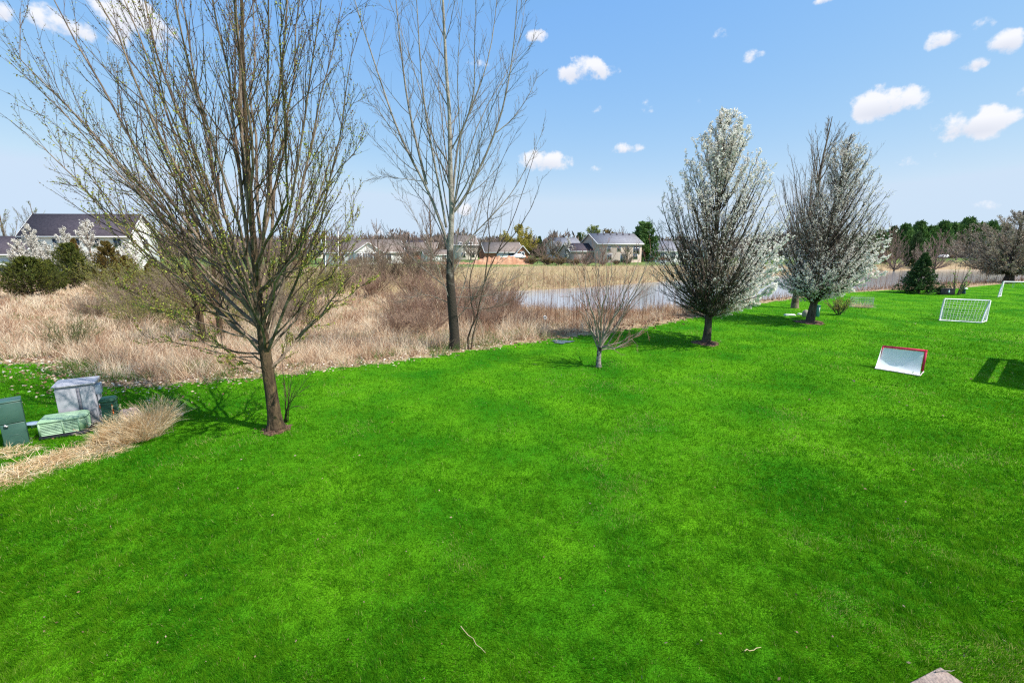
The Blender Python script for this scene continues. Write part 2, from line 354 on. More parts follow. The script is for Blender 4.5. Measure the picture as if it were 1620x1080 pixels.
tag(g.build('meadow_green_grass', m_mgreen, attr=True), 'patches of new green grass showing through the dry meadow', 'grass', kind='stuff')
# far bank
m_bank = mat('far_bank_grass', (.50,.37,.20), (.68,.55,.34), .14, .9, 4, attr=True, trans=.2, spec=.05, ramp=(.3,.6), c3=(.60,.60,.30))
g = Geo(); pts = scr(70000, 540, 1700, 417, 466, -.2); dp = sdist(pts, POND); df = sdist(pts, FARL); dl = sdist(pts, LAWN)
kp = (dp > 1.2) & (df > -.5) & (dl > 12) & (pts[:, 1] > 47); pts = pts[kp]; dd = np.hypot(*pts.T)
dry(g, pts, .5, 1.0, rng.uniform(.02, .04, len(pts))*np.clip(dd/60, .8, 2.5), .7, K=3, a=rng.uniform(0, 1, len(pts)))
tag(g.build('far_bank_grass', m_bank, attr=True), 'tall straw coloured grass on the far bank of the pond', 'dry grass', kind='stuff')
# reeds on the near shore
m_reed = mat('reed_stems', (.20,.105,.065), (.48,.31,.20), .5, .9, 4, attr=True, trans=.15, spec=.05, ramp=(.3,.65), c3=(.6,.45,.32))
g = Geo(); pts = scr(90000, 780, 1640, 442, 548, -.35); dp = sdist(pts, POND); dl = sdist(pts, LAWN)
cl = vnoise(pts[:, 0], pts[:, 1], 1.5, 31)
kp = (dl > .5) & (dp > .3) & (dp < 11) & (pts[:, 1] < 80) & (pts[:, 0] > -1) & (rng.uniform(size=len(pts)) < .12+.5*cl); pts = pts[kp]
nn = len(pts); dd = np.hypot(*pts.T); hi = rng.uniform(size=nn) < .5*sstep(.35, .8, vnoise(pts[:, 0], pts[:, 1], 1.4, 61))*np.clip(34/dd, .35, 1)
w = rng.uniform(.010, .018, nn)*np.clip(dd/24, 1, 3)
dry(g, pts[hi], 1.7, 2.9, w[hi]*.85, .10, K=3, a=rng.uniform(-.2, .45, hi.sum()), droop=.3)
dry(g, pts[~hi], .3, .85, w[~hi], .5, K=3, a=rng.uniform(.1, .9, (~hi).sum()))
tag(g.build('shore_reeds', m_reed, attr=True), 'thin upright brown reeds along the near shore of the pond', 'reeds', kind='stuff')
# leaf litter
m_lit = mat('leaf_litter', (.20,.10,.06), (.52,.40,.29), 3, .9, attr=True, ramp=(.3,.6), c3=(.8,.74,.66))
g = Geo(); pts = scr(110000, -100, 1450, 455, 640, 0); d = sdist(pts, LAWN)
kp = (np.abs(d-.75+rng.normal(0, .4, len(d))) < .85) & (rng.uniform(size=len(d)) < .75); kp |= (d > -3) & (d < 0) & (pts[:, 0] < -9) & (rng.uniform(size=len(d)) < .03)
pts = pts[kp]; z = gz(*pts.T); dd = np.hypot(*pts.T)
c = np.column_stack([pts, z+.03+rng.uniform(0, .05, len(pts))]); U = rng.normal(size=(len(pts), 3))*[1, 1, .25]
g.cards(c, rng.uniform(.025, .05, len(pts))*np.clip(dd/16, 1, 2), .6, rng.uniform(0, 1, len(pts))*np.where(pts[:, 0] > 0, .45, .95), U)
tag(g.build('leaf_litter', m_lit, attr=True), 'brown and whitish fallen leaves along the edge of the lawn', 'fallen leaves', kind='stuff')
g = Geo(); pts = scr(230, -50, 1650, 500, 1080, 0); pts = pts[sdist(pts, LAWN) < -.3]; c = np.column_stack([pts, gz(*pts.T)+.045])
g.cards(c, rng.uniform(.012, .032, len(pts))*np.clip(np.hypot(*pts.T)/10, .8, 2), .55, rng.uniform(0, .55, len(pts)), rng.normal(size=(len(pts), 3))*[1, 1, .3])
tag(g.build('lawn_leaves', m_lit, attr=True), 'small pale dead leaves scattered over the mown lawn', 'fallen leaves', kind='stuff')

# ---------------------------------------------------------------- branching
def poly_at(Pl, t):                           # Pl (N,K,3), t (N,n)
    K = Pl.shape[1]; x = t*(K-1); i = np.clip(x.astype(int), 0, K-2); f_ = (x-i)[..., None]
    r_ = np.arange(len(Pl))[:, None]; a = Pl[r_, i]; b_ = Pl[r_, i+1]
    return a*(1-f_)+b_*f_, unit(b_-a)
def spawn(Pl, Rd, n, t0, t1, ang, ratio, K=5, trop=.4, wig=.12, rr=.5, r=rng, tip=.35, rmin=.002, fall=.55, lmin=0, tropv=(0, 0, 1)):
    Nn = len(Pl)
    t = t0+(t1-t0)*(np.arange(n)[None]+r.uniform(0, 1, (Nn, n)))/n
    p, T = poly_at(Pl, t); ri = poly_at(np.repeat(Rd[..., None], 3, -1), t)[0][..., 0]
    Ln = np.linalg.norm(np.diff(Pl, axis=1), axis=2).sum(1)[:, None]
    ln = np.maximum(Ln*ratio*(1-fall*t)*r.uniform(.65, 1.3, t.shape), lmin)
    q = r.normal(size=T.shape); q -= (q*T).sum(-1, keepdims=True)*T; q = unit(q)
    an = ang*r.uniform(.7, 1.3, t.shape)[..., None]
    d = unit(np.cos(an)*T+np.sin(an)*q)
    p = p.reshape(-1, 3); d = d.reshape(-1, 3); ln = ln.ravel(); r0 = np.maximum(ri.ravel()*rr, rmin)
    out = np.zeros((len(p), K, 3)); out[:, 0] = p
    for k_ in range(1, K):
        d = unit(d+np.array(tropv)*trop/(K-1)+r.normal(size=d.shape)*wig); out[:, k_] = out[:, k_-1]+d*(ln/(K-1))[:, None]
    R2 = r0[:, None]*np.linspace(1, tip, K)[None]
    return out, R2
def bez(p0, c, p1, K=9, wob=.0, r=rng):
    t = np.linspace(0, 1, K)[:, None]; q = (1-t)**2*p0+2*t*(1-t)*c+t*t*p1
    if wob: q[1:-1] += np.cumsum(r.normal(size=(K-2, 3)), 0)*wob/math.sqrt(K)
    return q
def sample_on(Pl, n, r=rng, t0=.1):
    i = r.integers(0, len(Pl), n); t = r.uniform(t0, 1, (n, 1)); return poly_at(Pl[i], t)[0][:, 0]

m_bark1 = mat('mossy_brown_bark', (.04,.026,.015), (.12,.08,.045), 9, .95, 6, bump=.9, bscale=26, c3=(.26,.17,.04), stretch=(1,1,.35), ramp=(.35,.62))
m_twig1 = mat('brown_twig_bark', (.055,.032,.022), (.15,.10,.07), 4, .9, bump=.3)
m_limb = mat('grey_limb_bark', (.075,.05,.034), (.27,.20,.145), 3, .9, 5, bump=.5, ramp=(.35,.6))
m_silver = mat('silver_bark', (.19,.16,.13), (.36,.32,.275), 4, .85, 5, bump=.4)
m_t2 = mat('silver_bark_dark_foot', (.24,.205,.17), (.42,.38,.33), 4, .9, 5, bump=.6)
def _t2():
    t = m_t2.node_tree; n = t.nodes; l = t.links; g = n.new('ShaderNodeNewGeometry'); s_ = n.new('ShaderNodeSeparateXYZ'); l.new(g.outputs['Position'], s_.inputs[0])
    z = n.new('ShaderNodeTexNoise'); z.inputs['Scale'].default_value = 2.5; z.inputs['Detail'].default_value = 6; l.new(g.outputs['Position'], z.inputs['Vector'])
    a = n.new('ShaderNodeMath'); a.operation = 'MULTIPLY_ADD'; l.new(z.outputs['Fac'], a.inputs[0]); a.inputs[1].default_value = 5.0; l.new(s_.outputs['Z'], a.inputs[2])
    r = n.new('ShaderNodeMapRange'); l.new(a.outputs[0], r.inputs['Value']); r.inputs['From Min'].default_value = 5.9; r.inputs['From Max'].default_value = 7.4
    x = n.new('ShaderNodeMix'); x.data_type = 'RGBA'; l.new(r.outputs[0], x.inputs['Factor']); x.inputs[6].default_value = (.045,.036,.028,1); l.new(n['Color Ramp'].outputs[0], x.inputs[7]); l.new(x.outputs[2], n['Principled BSDF'].inputs['Base Color'])
_t2()
m_silvertwig = mat('grey_twig_bark', (.13,.105,.085), (.27,.23,.19), 2, .9)
m_darkbark = mat('dark_furrowed_bark', (.04,.031,.024), (.12,.092,.07), 10, .95, 6, bump=.9, bscale=30, stretch=(1,1,.3))
m_peartwig = mat('pear_twig_bark', (.075,.055,.042), (.18,.14,.11), 3, .9)
m_bud = mat('opening_buds', (.17,.075,.03), (.34,.30,.05), 1.2, .7, attr=True, trans=.4, ramp=(.28,.50), c3=(.55,.60,.10))
m_blos = mat('white_blossom', (.66,.61,.46), (.88,.85,.76), .6, .8, attr=True, trans=.5, ramp=(.25,.42), c3=(.94,.91,.86))
m_mulch = mat('bark_mulch', (.10,.05,.035), (.24,.14,.10), 18, 1.0, 5, bump=1.0, bscale=40)

def mulch(p, r0, label, paper=False):
    g = Geo(); n = 40; th = np.linspace(0, 2*math.pi, n, endpoint=False); rr = r0*(1+.12*np.sin(3*th)+.08*np.sin(8*th+1))
    z0 = g1(p)
    rings = []
    for f_, hz in ((1, .012), (.85, .05), (.5, .075), (.1, .09)):
        rings.append(np.column_stack([p[0]+rr*f_*np.cos(th), p[1]+rr*f_*np.sin(th), np.full(n, z0+hz)+rng.normal(0, .008, n)]))
    V = np.vstack(rings); F = [(a*n+i, a*n+(i+1) % n, (a+1)*n+(i+1) % n, (a+1)*n+i) for a in range(3) for i in range(n)]
    g.add(V, F)
    c = np.column_stack([p[0]+rng.normal(0, r0*.5, 260), p[1]+rng.normal(0, r0*.5, 260), np.full(260, z0+.08)+rng.uniform(0, .03, 260)])
    g.cards(c, rng.uniform(.015, .04, 260), .35, U=rng.normal(size=(260, 3))*[1, 1, .3])
    o = g.build('mulch_ring', m_mulch); tag(o, label, 'mulch', 'mulch rings at the feet of trees'); return o

# T1: the big budding tree on the left ---------------------------------------
def left_tree():
    b = P(437, 681); Y = b[1]
    px = [(437,690,Y),(434,655,Y),(429,620,Y),(423,580,Y),(418,545,Y),(412,500,Y),(405,430,Y),(398,340,Y),(390,220,Y+.2),(384,80,Y+.3),(380,-80,Y+.4),(378,-200,Y+.4)]
    tp = np.array([PY(*q) for q in px]); tp[0] = b-[0, 0, .1]; tr = np.array([.23,.160,.142,.135,.13,.10,.075,.06,.045,.035,.022,.012])
    t = thing('budding_tree', 'large spring tree with fanned limbs and yellow-green buds standing by the utility boxes', 'tree', b)
    g = Geo(); g.tubes(tp, tr, 12)
    fl = np.array([[b[0]+.3*math.cos(a_), b[1]+.3*math.sin(a_), -.06] for a_ in np.arange(0, 6.28, 1.05)])
    for q in fl: g.tubes(bez(q, (q+b)/2+[0, 0, .06], b+[0, 0, .5], 6), np.linspace(.05, .1, 6), 6)
    T = [ (8,92,-1.5,3),(32,15,.8,3),(60,-70,1.5,4),(110,-140,-1,4),(150,-60,2.5,4),(180,-160,.5,5),(230,-200,-2,5),(270,-140,2.5,5),(300,-240,1,6),(340,-200,-2.5,6),(400,-260,2,7),(440,-200,-2,6),(480,-200,1,6),(505,-110,2,5),(520,-130,-1.5,5),(545,-20,.5,4),(560,60,-1.5,4),(573,140,1.5,3.5),(572,215,-.5,3),(560,290,1.8,3),(548,380,-1.8,2.5),(567,330,.3,2.8),
      (15,190,1.5,3),(62,120,2.5,3.5),(75,215,-1.8,3),(100,290,.5,2.8),(140,330,-2,2.8),(125,180,0,3.5),(200,-20,-3,4),(250,40,3,5),(170,90,3,4),(420,-60,3.5,6),(460,-40,-3.5,6),(350,-40,3.8,6),(520,120,3,4),(500,220,-3.2,3),(240,180,-3.4,4),(190,300,3.2,3),(200,440,-.6,1.6),(215,360,1.4,2.4),(240,490,1.2,1.4),(285,120,4,5),(380,-140,.5,7),(180,200,1,3.5),(520,440,1.2,2)]
    limbs = []; lr = []
    for (x, y, dy, st) in T:
        q = PY(x, y, Y+dy); s_ = np.clip(st+rng.uniform(-.5, .5), 1.9, 8)/11
        if y > 420: s_ = (2.6+rng.uniform(0, 1))/11
        elif st < 4.5: s_ = rng.uniform(3.2, 5.6)/11
        p0, _ = poly_at(tp[None], np.array([[s_]])); p0 = p0[0, 0]
        out = (q-p0)*[1, 1, 0]; c = p0+(q-p0)*.42+out*.10; c[2] -= .03*np.linalg.norm(out)
        limbs.append(bez(p0, c, q, 10, .22)); D = np.linalg.norm(q-p0)
        r0 = .014+.0036*D if y < 400 else .018
        lr.append(r0*np.linspace(1, .14, 10)**1.05)
    for (x, y, x0, y0, r0) in [(352,557,416,583,.022),(300,530,417,560,.026),(355,575,418,588,.016),(478,528,430,580,.045),(560,432,474,532,.034),(540,470,468,536,.018),(590,440,520,475,.014),(250,468,405,540,.026),(215,520,398,572,.016)]:
        p0 = PY(x0, y0, Y); q = PY(x, y, Y+rng.uniform(-1.5, .5)); limbs.append(bez(p0, (p0+q)/2-[0, 0, .12], q, 10, .08)); lr.append(r0*np.linspace(1, .2, 10))
    limbs = np.array(limbs); lr = np.array(lr)
    g.build('trunk', m_bark1, t, b, smooth=True)
    g2 = Geo(); g2.tubes(limbs, lr, 6); g2.build('limbs', m_limb, t, b, smooth=True)
    nl_ = len(T); a1, r1 = spawn(limbs[:nl_], lr[:nl_], 13, .22, .97, .42, .27, 6, .45, .07, .55, rmin=.006, fall=.5, lmin=.35)
    a0_, r0_ = spawn(limbs[nl_:], lr[nl_:], 5, .25, .97, .5, .3, 6, .2, .1, .5, rmin=.005); a1 = np.concatenate([a1, a0_]); r1 = np.concatenate([r1, r0_])
    a2, r2 = spawn(a1, r1, 7, .15, 1, .5, .42, 5, .35, .10, .6, rmin=.0038, fall=.4, lmin=.1)
    g3 = Geo(); g3.tubes(a1, r1, 4); g3.tubes(a2, r2, 3)
    L_, l2 = limbs[:nl_, 5:], lr[:nl_, 5:]
    a3, r3 = spawn(L_, l2, 12, 0, 1, .45, .2, 4, .4, .1, .5, rmin=.004, lmin=.2); g3.tubes(a3, r3, 3)
    g3.build('twigs', m_twig1, t, b)
    g4 = Geo(); c = np.concatenate([sample_on(a2, 27000, t0=.1), sample_on(a3, 6000), sample_on(a1, 7000, t0=.2)])
    low = np.clip(1-(c[:, 2]-1.5)/7, 0, 1); a = np.clip(rng.uniform(-.15, .8, len(c))+low*.38, 0, 1)
    c = c+rng.normal(0, .012, c.shape)
    g4.cards(c, rng.uniform(.010, .023, len(c))*(1+.3*low), .55, a); g4.build('leaf_buds', m_bud, t, b, attr=True)
    # suckers at the foot
    sx = thing('sucker_shoots', 'thin bare shoots sprouting from the ground at the right of the big trunk', 'shoots', P(452, 668))
    st = np.array([bez(P(452+rng.uniform(-4, 4), 668), PY(455+rng.uniform(-5, 5), 630, Y+.1), PY(x_, y_, Y+rng.uniform(-.3, .4)), 7, .02) for x_, y_ in ((448,595),(455,580),(462,590),(475,600),(490,610),(482,648),(446,560),(500,585))])
    sr = np.repeat(np.linspace(.011, .004, 7)[None], len(st), 0); g5 = Geo(); g5.tubes(st, sr, 4); s1, q1 = spawn(st, sr, 5, .3, 1, .5, .4, 4, .3, .1, .6, rmin=.003); g5.tubes(s1, q1, 3)
    g5.build('stem', m_twig1, sx, P(452, 668))
    mulch(b, .32, 'small ring of reddish mulch round the large budding tree')
left_tree()

# T2: silver barked tall tree in the middle ----------------------------------
def mid_tree():
    b = onz(P(719, 552)); Y = b[1]
    px = [(719,556),(719,530),(715,480),(712,440),(712,400),(714,360),(715,330),(713,290),(712,240),(711,180),(706,110),(702,30),(698,-60),(696,-150)]
    tp = np.array([PY(x, y, Y) for x, y in px]); tr = .88*np.array([.30,.25,.23,.20,.165,.13,.13,.115,.10,.085,.07,.055,.035,.02])
    t = thing('tall_bare_tree', 'tall leafless tree with dark lower trunk and silver limbs at the meadow edge', 'tree', b)
    g = Geo(); g.tubes(tp, tr, 12); g.build('trunk', m_t2, t, b, smooth=True)
    LS_ = .7
    L_ = [([(712,395),(690,330),(670,285),(640,235),(615,170),(590,90),(565,20),(545,-60)],.095,0),
          ([(675,292),(662,240),(648,180),(640,130),(632,60),(625,-10),(618,-120)],.085,.4),
          ([(706,360),(692,280),(672,180),(664,90),(660,10),(652,-100)],.075,-.8),
          ([(716,315),(722,230),(735,195),(755,150),(775,90),(785,20),(792,-80)],.07,.6),
          ([(718,335),(735,315),(765,255),(792,190),(805,130),(815,60),(822,-60)],.09,-.3),
          ([(785,210),(810,190),(835,155),(852,118)],.035,.4),
          ([(722,400),(745,375),(785,335),(815,300),(840,250),(862,200)],.05,1.0),
          ([(712,240),(735,200),(752,150),(750,90),(752,20),(757,-60)],.05,-.9),
          ([(670,287),(640,283),(612,280),(588,281)],.025,.2),([(655,255),(625,215),(600,175),(575,155)],.03,-.5),
          ([(707,455),(670,425),(640,395),(608,362)],.03,.9),([(712,430),(680,400),(640,385),(600,390)],.028,-1.0),
          ([(708,478),(680,466),(655,468),(632,480)],.024,-.6),([(722,455),(760,455),(800,445),(840,430)],.024,.4),([(722,470),(750,470),(790,465),(812,440)],.022,-.8),([(722,485),(765,490),(800,478)],.018,.8),
          ([(718,430),(740,390),(752,340),(772,280),(800,210)],.04,1.4),([(710,400),(690,345),(655,300),(620,250),(570,200)],.035,1.6),
          ([(716,330),(745,280),(760,215),(795,130),(850,60)],.045,-1.8),([(713,300),(700,200),(690,100),(720,-40)],.045,1.9),([(714,350),(730,250),(722,120),(735,-40)],.05,-1.9),
          ([(718,500),(738,440),(750,380),(765,310),(790,250)],.026,.9),([(716,490),(700,440),(680,390),(650,330),(625,300)],.026,-1.2),([(714,440),(722,380),(735,320),(760,230),(775,190)],.03,-1.5),([(716,510),(745,480),(775,430),(800,400)],.02,-1.0),
          ([(714,370),(722,300),(760,180),(820,90),(835,-30)],.05,2.3),([(712,360),(690,230),(640,60),(590,-60)],.045,2.6)]
    K = 12; limbs = []; lr = []
    for pts_, r0, dy in L_:
        w = np.array([PY(x, y, Y+dy*(i/(len(pts_)-1))) for i, (x, y) in enumerate(pts_)])
        tt = np.linspace(0, len(w)-1, K); q = np.stack([np.interp(tt, np.arange(len(w)), w[:, j]) for j in range(3)], 1)
        q[1:-1] = (q[:-2]+2*q[1:-1]+q[2:])/4; limbs.append(q); lr.append(LS_*r0*np.linspace(1, .16, K))
    limbs = np.array(limbs); lr = np.array(lr)
    g = Geo(); g.tubes(limbs, lr, 7); g.build('limbs', m_silver, t, b, smooth=True)
    ld = np.array([np.stack([np.interp(np.linspace(0, 8, K), np.arange(9), tp[5:, j]) for j in range(3)], 1)]); al = np.concatenate([limbs, ld]); ar = np.concatenate([lr, np.linspace(.1, .02, K)[None]])
    a1, r1 = spawn(al, ar, 18, .15, .98, .62, .22, 6, .5, .06, .4, rmin=.008, lmin=.5)
    a2, r2 = spawn(a1, r1, 6, .15, 1, .6, .42, 5, .35, .1, .55, rmin=.0055, lmin=.15)
    g = Geo(); g.tubes(a1, r1, 4); g.tubes(a2, r2, 3); g.build('twigs', m_silvertwig, t, b)
    g = Geo(); g.cards(sample_on(a2, 2500, t0=.5), .018, .5); g.build('leaf_buds', m_silvertwig, t, b)
    # sapling beside it
    s0 = P(742, 553, -.02); s = thing('twin_stem_sapling', 'slender twin-stemmed sapling leaning right beside the silver tree', 'tree', s0)
    A = [([(741,555),(740,527),(753,506),(759,478),(767,441),(785,402),(806,361),(825,310),(850,230)],.05),([(745,555),(748,530),(757,500),(752,470),(768,445)],.04),([(753,506),(745,480),(742,440),(755,400),(775,340),(800,300)],.035),([(767,441),(775,380),(770,330),(790,260),(822,200)],.03),([(785,402),(815,370),(840,330),(858,280)],.025),([(757,490),(790,485),(820,470),(850,445)],.02)]
    g = Geo(); lb = []; rb = []
    for pts_, r0 in A:
        w = np.array([PY(x, y, s0[1]) for x, y in pts_]); w += np.linspace(0, 1, len(w))[:, None]*rng.normal(0, .5, 3)*[0, 1, 0]
        q = np.stack([np.interp(np.linspace(0, len(w)-1, K), np.arange(len(w)), w[:, j]) for j in range(3)], 1); lb.append(q); rb.append(r0*np.linspace(1, .2, K))
    lb = np.array(lb); rb = np.array(rb); g.tubes(lb, rb, 6); g.build('trunk', m_twig1, s, s0, smooth=True)
    a1, r1 = spawn(lb, rb, 9, .2, 1, .5, .25, 5, .5, .08, .5, rmin=.007, lmin=.4); a2, r2 = spawn(a1, r1, 4, .2, 1, .5, .4, 4, .3, .1, .6, rmin=.005)
    g = Geo(); g.tubes(a1, r1, 4); g.tubes(a2, r2, 3); g.build('twigs', m_silvertwig, s, s0)
mid_tree()

# T3: small pale multi-stem tree on the lawn ----------------------------------
def small_tree():
    b = P(947, 580); Y = b[1]
    t = thing('multi_stem_tree', 'small pale-barked tree with many fanned stems alone on the lawn before the pond', 'tree', b)
    g = Geo(); tp = np.array([PY(x, y, Y) for x, y in ((947,583),(947,570),(948,556),(950,545))]); g.tubes(tp, [.125,.092,.088,.075], 10)
    m_pale = mat('pale_flaking_bark', (.05,.035,.03), (.34,.29,.26), 7, .9, 4, bump=.6, ramp=(.42,.54)); g.build('trunk', m_pale, t, b, smooth=True)
    T = [(905,410,.6),(925,400,-.5),(940,398,.3),(955,392,0),(968,396,.7),(985,402,-.6),(1005,395,.3),(1022,410,-.2),(1042,400,.5),(1030,440,.9),(1015,470,-.8),(900,470,-.3),(915,440,.9),(960,410,-1.1),(980,425,1.2),(995,440,-1.2),(935,430,-1.0),(1025,528,-.3),(1040,500,.6),(1010,548,-1.0),(930,470,1.1)]
    lb = []; rb = []
    for x, y, dy in T:
        q = PY(x, y, Y+dy); p0 = tp[2]+(tp[3]-tp[2])*rng.uniform(0, 1); out = (q-p0)*[1, 1, 0]
        lb.append(bez(p0, p0+(q-p0)*.42+out*.14, q, 10, .20)); rb.append((.030 if y > 420 else .036)*np.linspace(1, .14, 10))
    lb = np.array(lb); rb = np.array(rb); g = Geo(); g.tubes(lb, rb, 6); g.build('limbs', mat('taupe_bark', (.17,.135,.11), (.38,.32,.27), 4, .9), t, b, smooth=True)
    a1, r1 = spawn(lb, rb, 11, .2, 1, .5, .32, 5, .4, .1, .5, rmin=.006, lmin=.3); a2, r2 = spawn(a1, r1, 5, .2, 1, .5, .4, 4, .3, .1, .6, rmin=.0045)
    g = Geo(); g.tubes(a1, r1, 4); g.tubes(a2, r2, 3); g.build('twigs', mat('reddish_twig_bark', (.22,.11,.08), (.36,.22,.17), 3, .9), t, b)
    g = Geo(); c = sample_on(a2, 1500, t0=.6); g.cards(c, rng.uniform(.012, .022, len(c)), .5, rng.uniform(0, 1, len(c))); g.build('leaf_buds', mat('red_buds', (.25,.03,.03), (.45,.10,.07), 3, .7, attr=True), t, b, attr=True)
small_tree()

# envelope trees ---------------------------------------------------------------
def env_tree(name, label, b, prof, th, tr, nl, mt, mtw, levels=((10, .34), (6, .36)), group=None, cat='tree', lean=(0, 0), rmin=.01, k=1.5, leaf=None, ang=.45, seed=1, trop=.5, parts=('trunk', 'branches', 'twigs'), ksides=5, deep=True):
    r = np.random.default_rng(seed); b = np.array(b, float)
    t = thing(name, label, cat, b, group)
    hs = [p_[0] for p_ in prof]; rs = [p_[1] for p_ in prof]; Ht = hs[-1]; ln3 = np.array([lean[0], lean[1], 0])
    zz = np.linspace(-.1, Ht, 12); tp = np.stack([b+ln3*(max(z, 0)/Ht)+[0, 0, z]+np.append(r.normal(0, .035*Ht/10, 2), 0)*(0 < i < 11) for i, z in enumerate(zz)])
    trr = tr*np.concatenate([[1.35], np.linspace(1, .08, 11)**.9])
    g = Geo(); g.tubes(tp, trr, 8); g.build(parts[0], mt, t, b, smooth=True)
    lb = []; rb = []
    for i in range(nl):
        z = hs[0]+(Ht-hs[0])*((i+.5)/nl)**1.0*r.uniform(.9, 1.05); z = min(z, Ht*.99); rad = np.interp(z, hs, rs)*(r.uniform(.90, 1.03) if i % 3 else r.uniform(.35, .85)); az = i*2.4+r.uniform(-.3, .3)
        q = b+ln3*(z/Ht)+[rad*math.cos(az), rad*math.sin(az), z]
        h0 = max(th*r.uniform(.9, 1.35), z-rad*k*r.uniform(.9, 1.3)); h0 = min(h0, z*.93); f_ = (h0+.1)/(Ht+.1)
        p0 = poly_at(tp[None], np.array([[f_]]))[0][0, 0]; out = (q-p0)*[1, 1, 0]
        lb.append(bez(p0, p0+(q-p0)*.45+out*.18, q, 8, .05*Ht/10, r)); D = np.linalg.norm(q-p0); rb.append(np.linspace(1, .15, 8)*min(tr*.45, .0085*D+rmin*1.3))
    lb = np.array(lb); rb = np.array(rb); g = Geo(); g.tubes(lb, rb, ksides); g.build(parts[1], mt, t, b, smooth=True)
    a1, r1 = spawn(lb, rb, levels[0][0], .12, .98, ang, levels[0][1], 5, trop, .08, .5, r, rmin=rmin, lmin=.25)
    g = Geo(); g.tubes(a1, r1, 3); last = a1
    if len(levels) > 1:
        a2, r2 = spawn(a1, r1, levels[1][0], .12, 1, ang*1.1, levels[1][1], 4, trop*.8, .1, .6, r, rmin=rmin*.75, lmin=.12); g.tubes(a2, r2, 3); last = a2
    g.build(parts[2], mtw, t, b)
    if leaf: leaf(last, a1, lb, t, b, r)
    return t

def blossoms(n, dens, grey=.0):
    def f(last, a1, lb, t, b, r):
        c = np.concatenate([sample_on(last, int(n*4), r, .1), sample_on(a1, int(n*.8), r, .3)])
        w = dens(c-b); c = c[r.uniform(size=len(c)) < w][:n]; w2 = dens(c-b)
        a = np.clip(.25+.6*w2+r.uniform(-.25, .25, len(c)), 0, 1)
        g = Geo()
        for _ in range(3): g.cards(c+r.normal(0, .022, c.shape), r.uniform(.020, .038, len(c))*(.65+.95*w2), .75, a, r=r)
        g.build('blossom', m_blos, t, b, attr=True)
    return f
b = P(1117, 543); 
def den1(p): return np.clip(.13+.24*sstep(4.5, 7, p[:, 2])+.85*sstep(.3, 2.2, p[:, 0]-.12*p[:, 1])*(1-sstep(3.0, 6.8, p[:, 2]))+.10*sstep(6, 8, p[:, 2])-.15*(p[:, 2] < 2.6)*(p[:, 0] < 0), .03, 1)
env_tree('flowering_pear_tree', 'flowering pear tree with pointed crown, blossom whitest on its right side, the nearer one', b,
  [(1.5,1.0),(2.2,2.35),(3.3,2.95),(5,2.95),(6.4,2.55),(7.8,1.95),(9.0,1.35),(9.8,.75),(10.3,.2)], 1.3, .17, 195, m_darkbark, m_peartwig, ((15,.22),(7,.5)), 'flowering pear trees', rmin=.0065, k=1.9, leaf=blossoms(21000, den1), seed=3, trop=.45, ang=.62)
mulch(b, .62, 'ring of dark mulch round the nearer flowering pear tree')
b2 = P(1281, 510)
def den2(p): return np.clip(.16+.10*sstep(4.5, 7, p[:, 2])+.85*sstep(.6, 2.6, p[:, 0])*(1-sstep(3.4, 6.5, p[:, 2]))+.3*(1-sstep(2.5, 5, p[:, 2])), .03, 1)
env_tree('flowering_pear_tree', 'flowering pear tree with rounded crown and low white blossom, farther of the pair', b2,
  [(1.8,1.3),(2.5,2.7),(3.6,2.95),(5,2.75),(6.6,2.45),(8.0,2.0),(9.2,1.3),(10.2,.7),(10.7,.1)], 1.2, .20, 195, m_darkbark, m_peartwig, ((15,.22),(7,.5)), 'flowering pear trees', lean=(.9,0), rmin=.0075, k=1.8, leaf=blossoms(23000, den2), seed=5, trop=.45, ang=.62)
mulch(b2, .8, 'ring of dark mulch round the farther flowering pear tree')
b4 = P(1257, 487)
env_tree('bare_tree', 'tall leafless tree standing behind the farther flowering pear', b4, [(4,1.2),(6,2.4),(8.5,2.8),(10.5,2.4),(12.2,1.4),(13.3,.3)], 3.2, .21, 70, m_limb, m_silvertwig, ((11,.34),(6,.36)), lean=(.9,0), rmin=.010, k=2.4, seed=9, trop=.6)
b5 = P(1595, 445)
def budcloud(n, size, m, a0=.2, a1_=.9):
    def f(last, a1, lb, t, b, r):
        c = sample_on(last, n, r, .2); g = Geo(); g.cards(c+r.normal(0, size, c.shape), r.uniform(.6, 1.3, n)*size, .6, r.uniform(a0, a1_, n), r=r); g.build('leaf_buds', m, t, b, attr=True)
    return f
m_palebud = mat('pale_buds', (.25,.19,.13), (.50,.43,.33), .8, .8, attr=True, trans=.2)
env_tree('round_crowned_tree', 'wide round brown tree with pale buds behind the torn white goal', b5, [(1.0,2.8),(2.0,5.4),(4,6.2),(6,5.2),(7.6,3.4),(8.9,1.0)], .9, .45, 120, m_darkbark, mat('brown_crown_twigs', (.15,.11,.085), (.28,.22,.17), 1, .9), ((14,.34),(8,.38)), rmin=.013, k=.9, leaf=budcloud(24000, .075, m_palebud), seed=11, trop=.3)

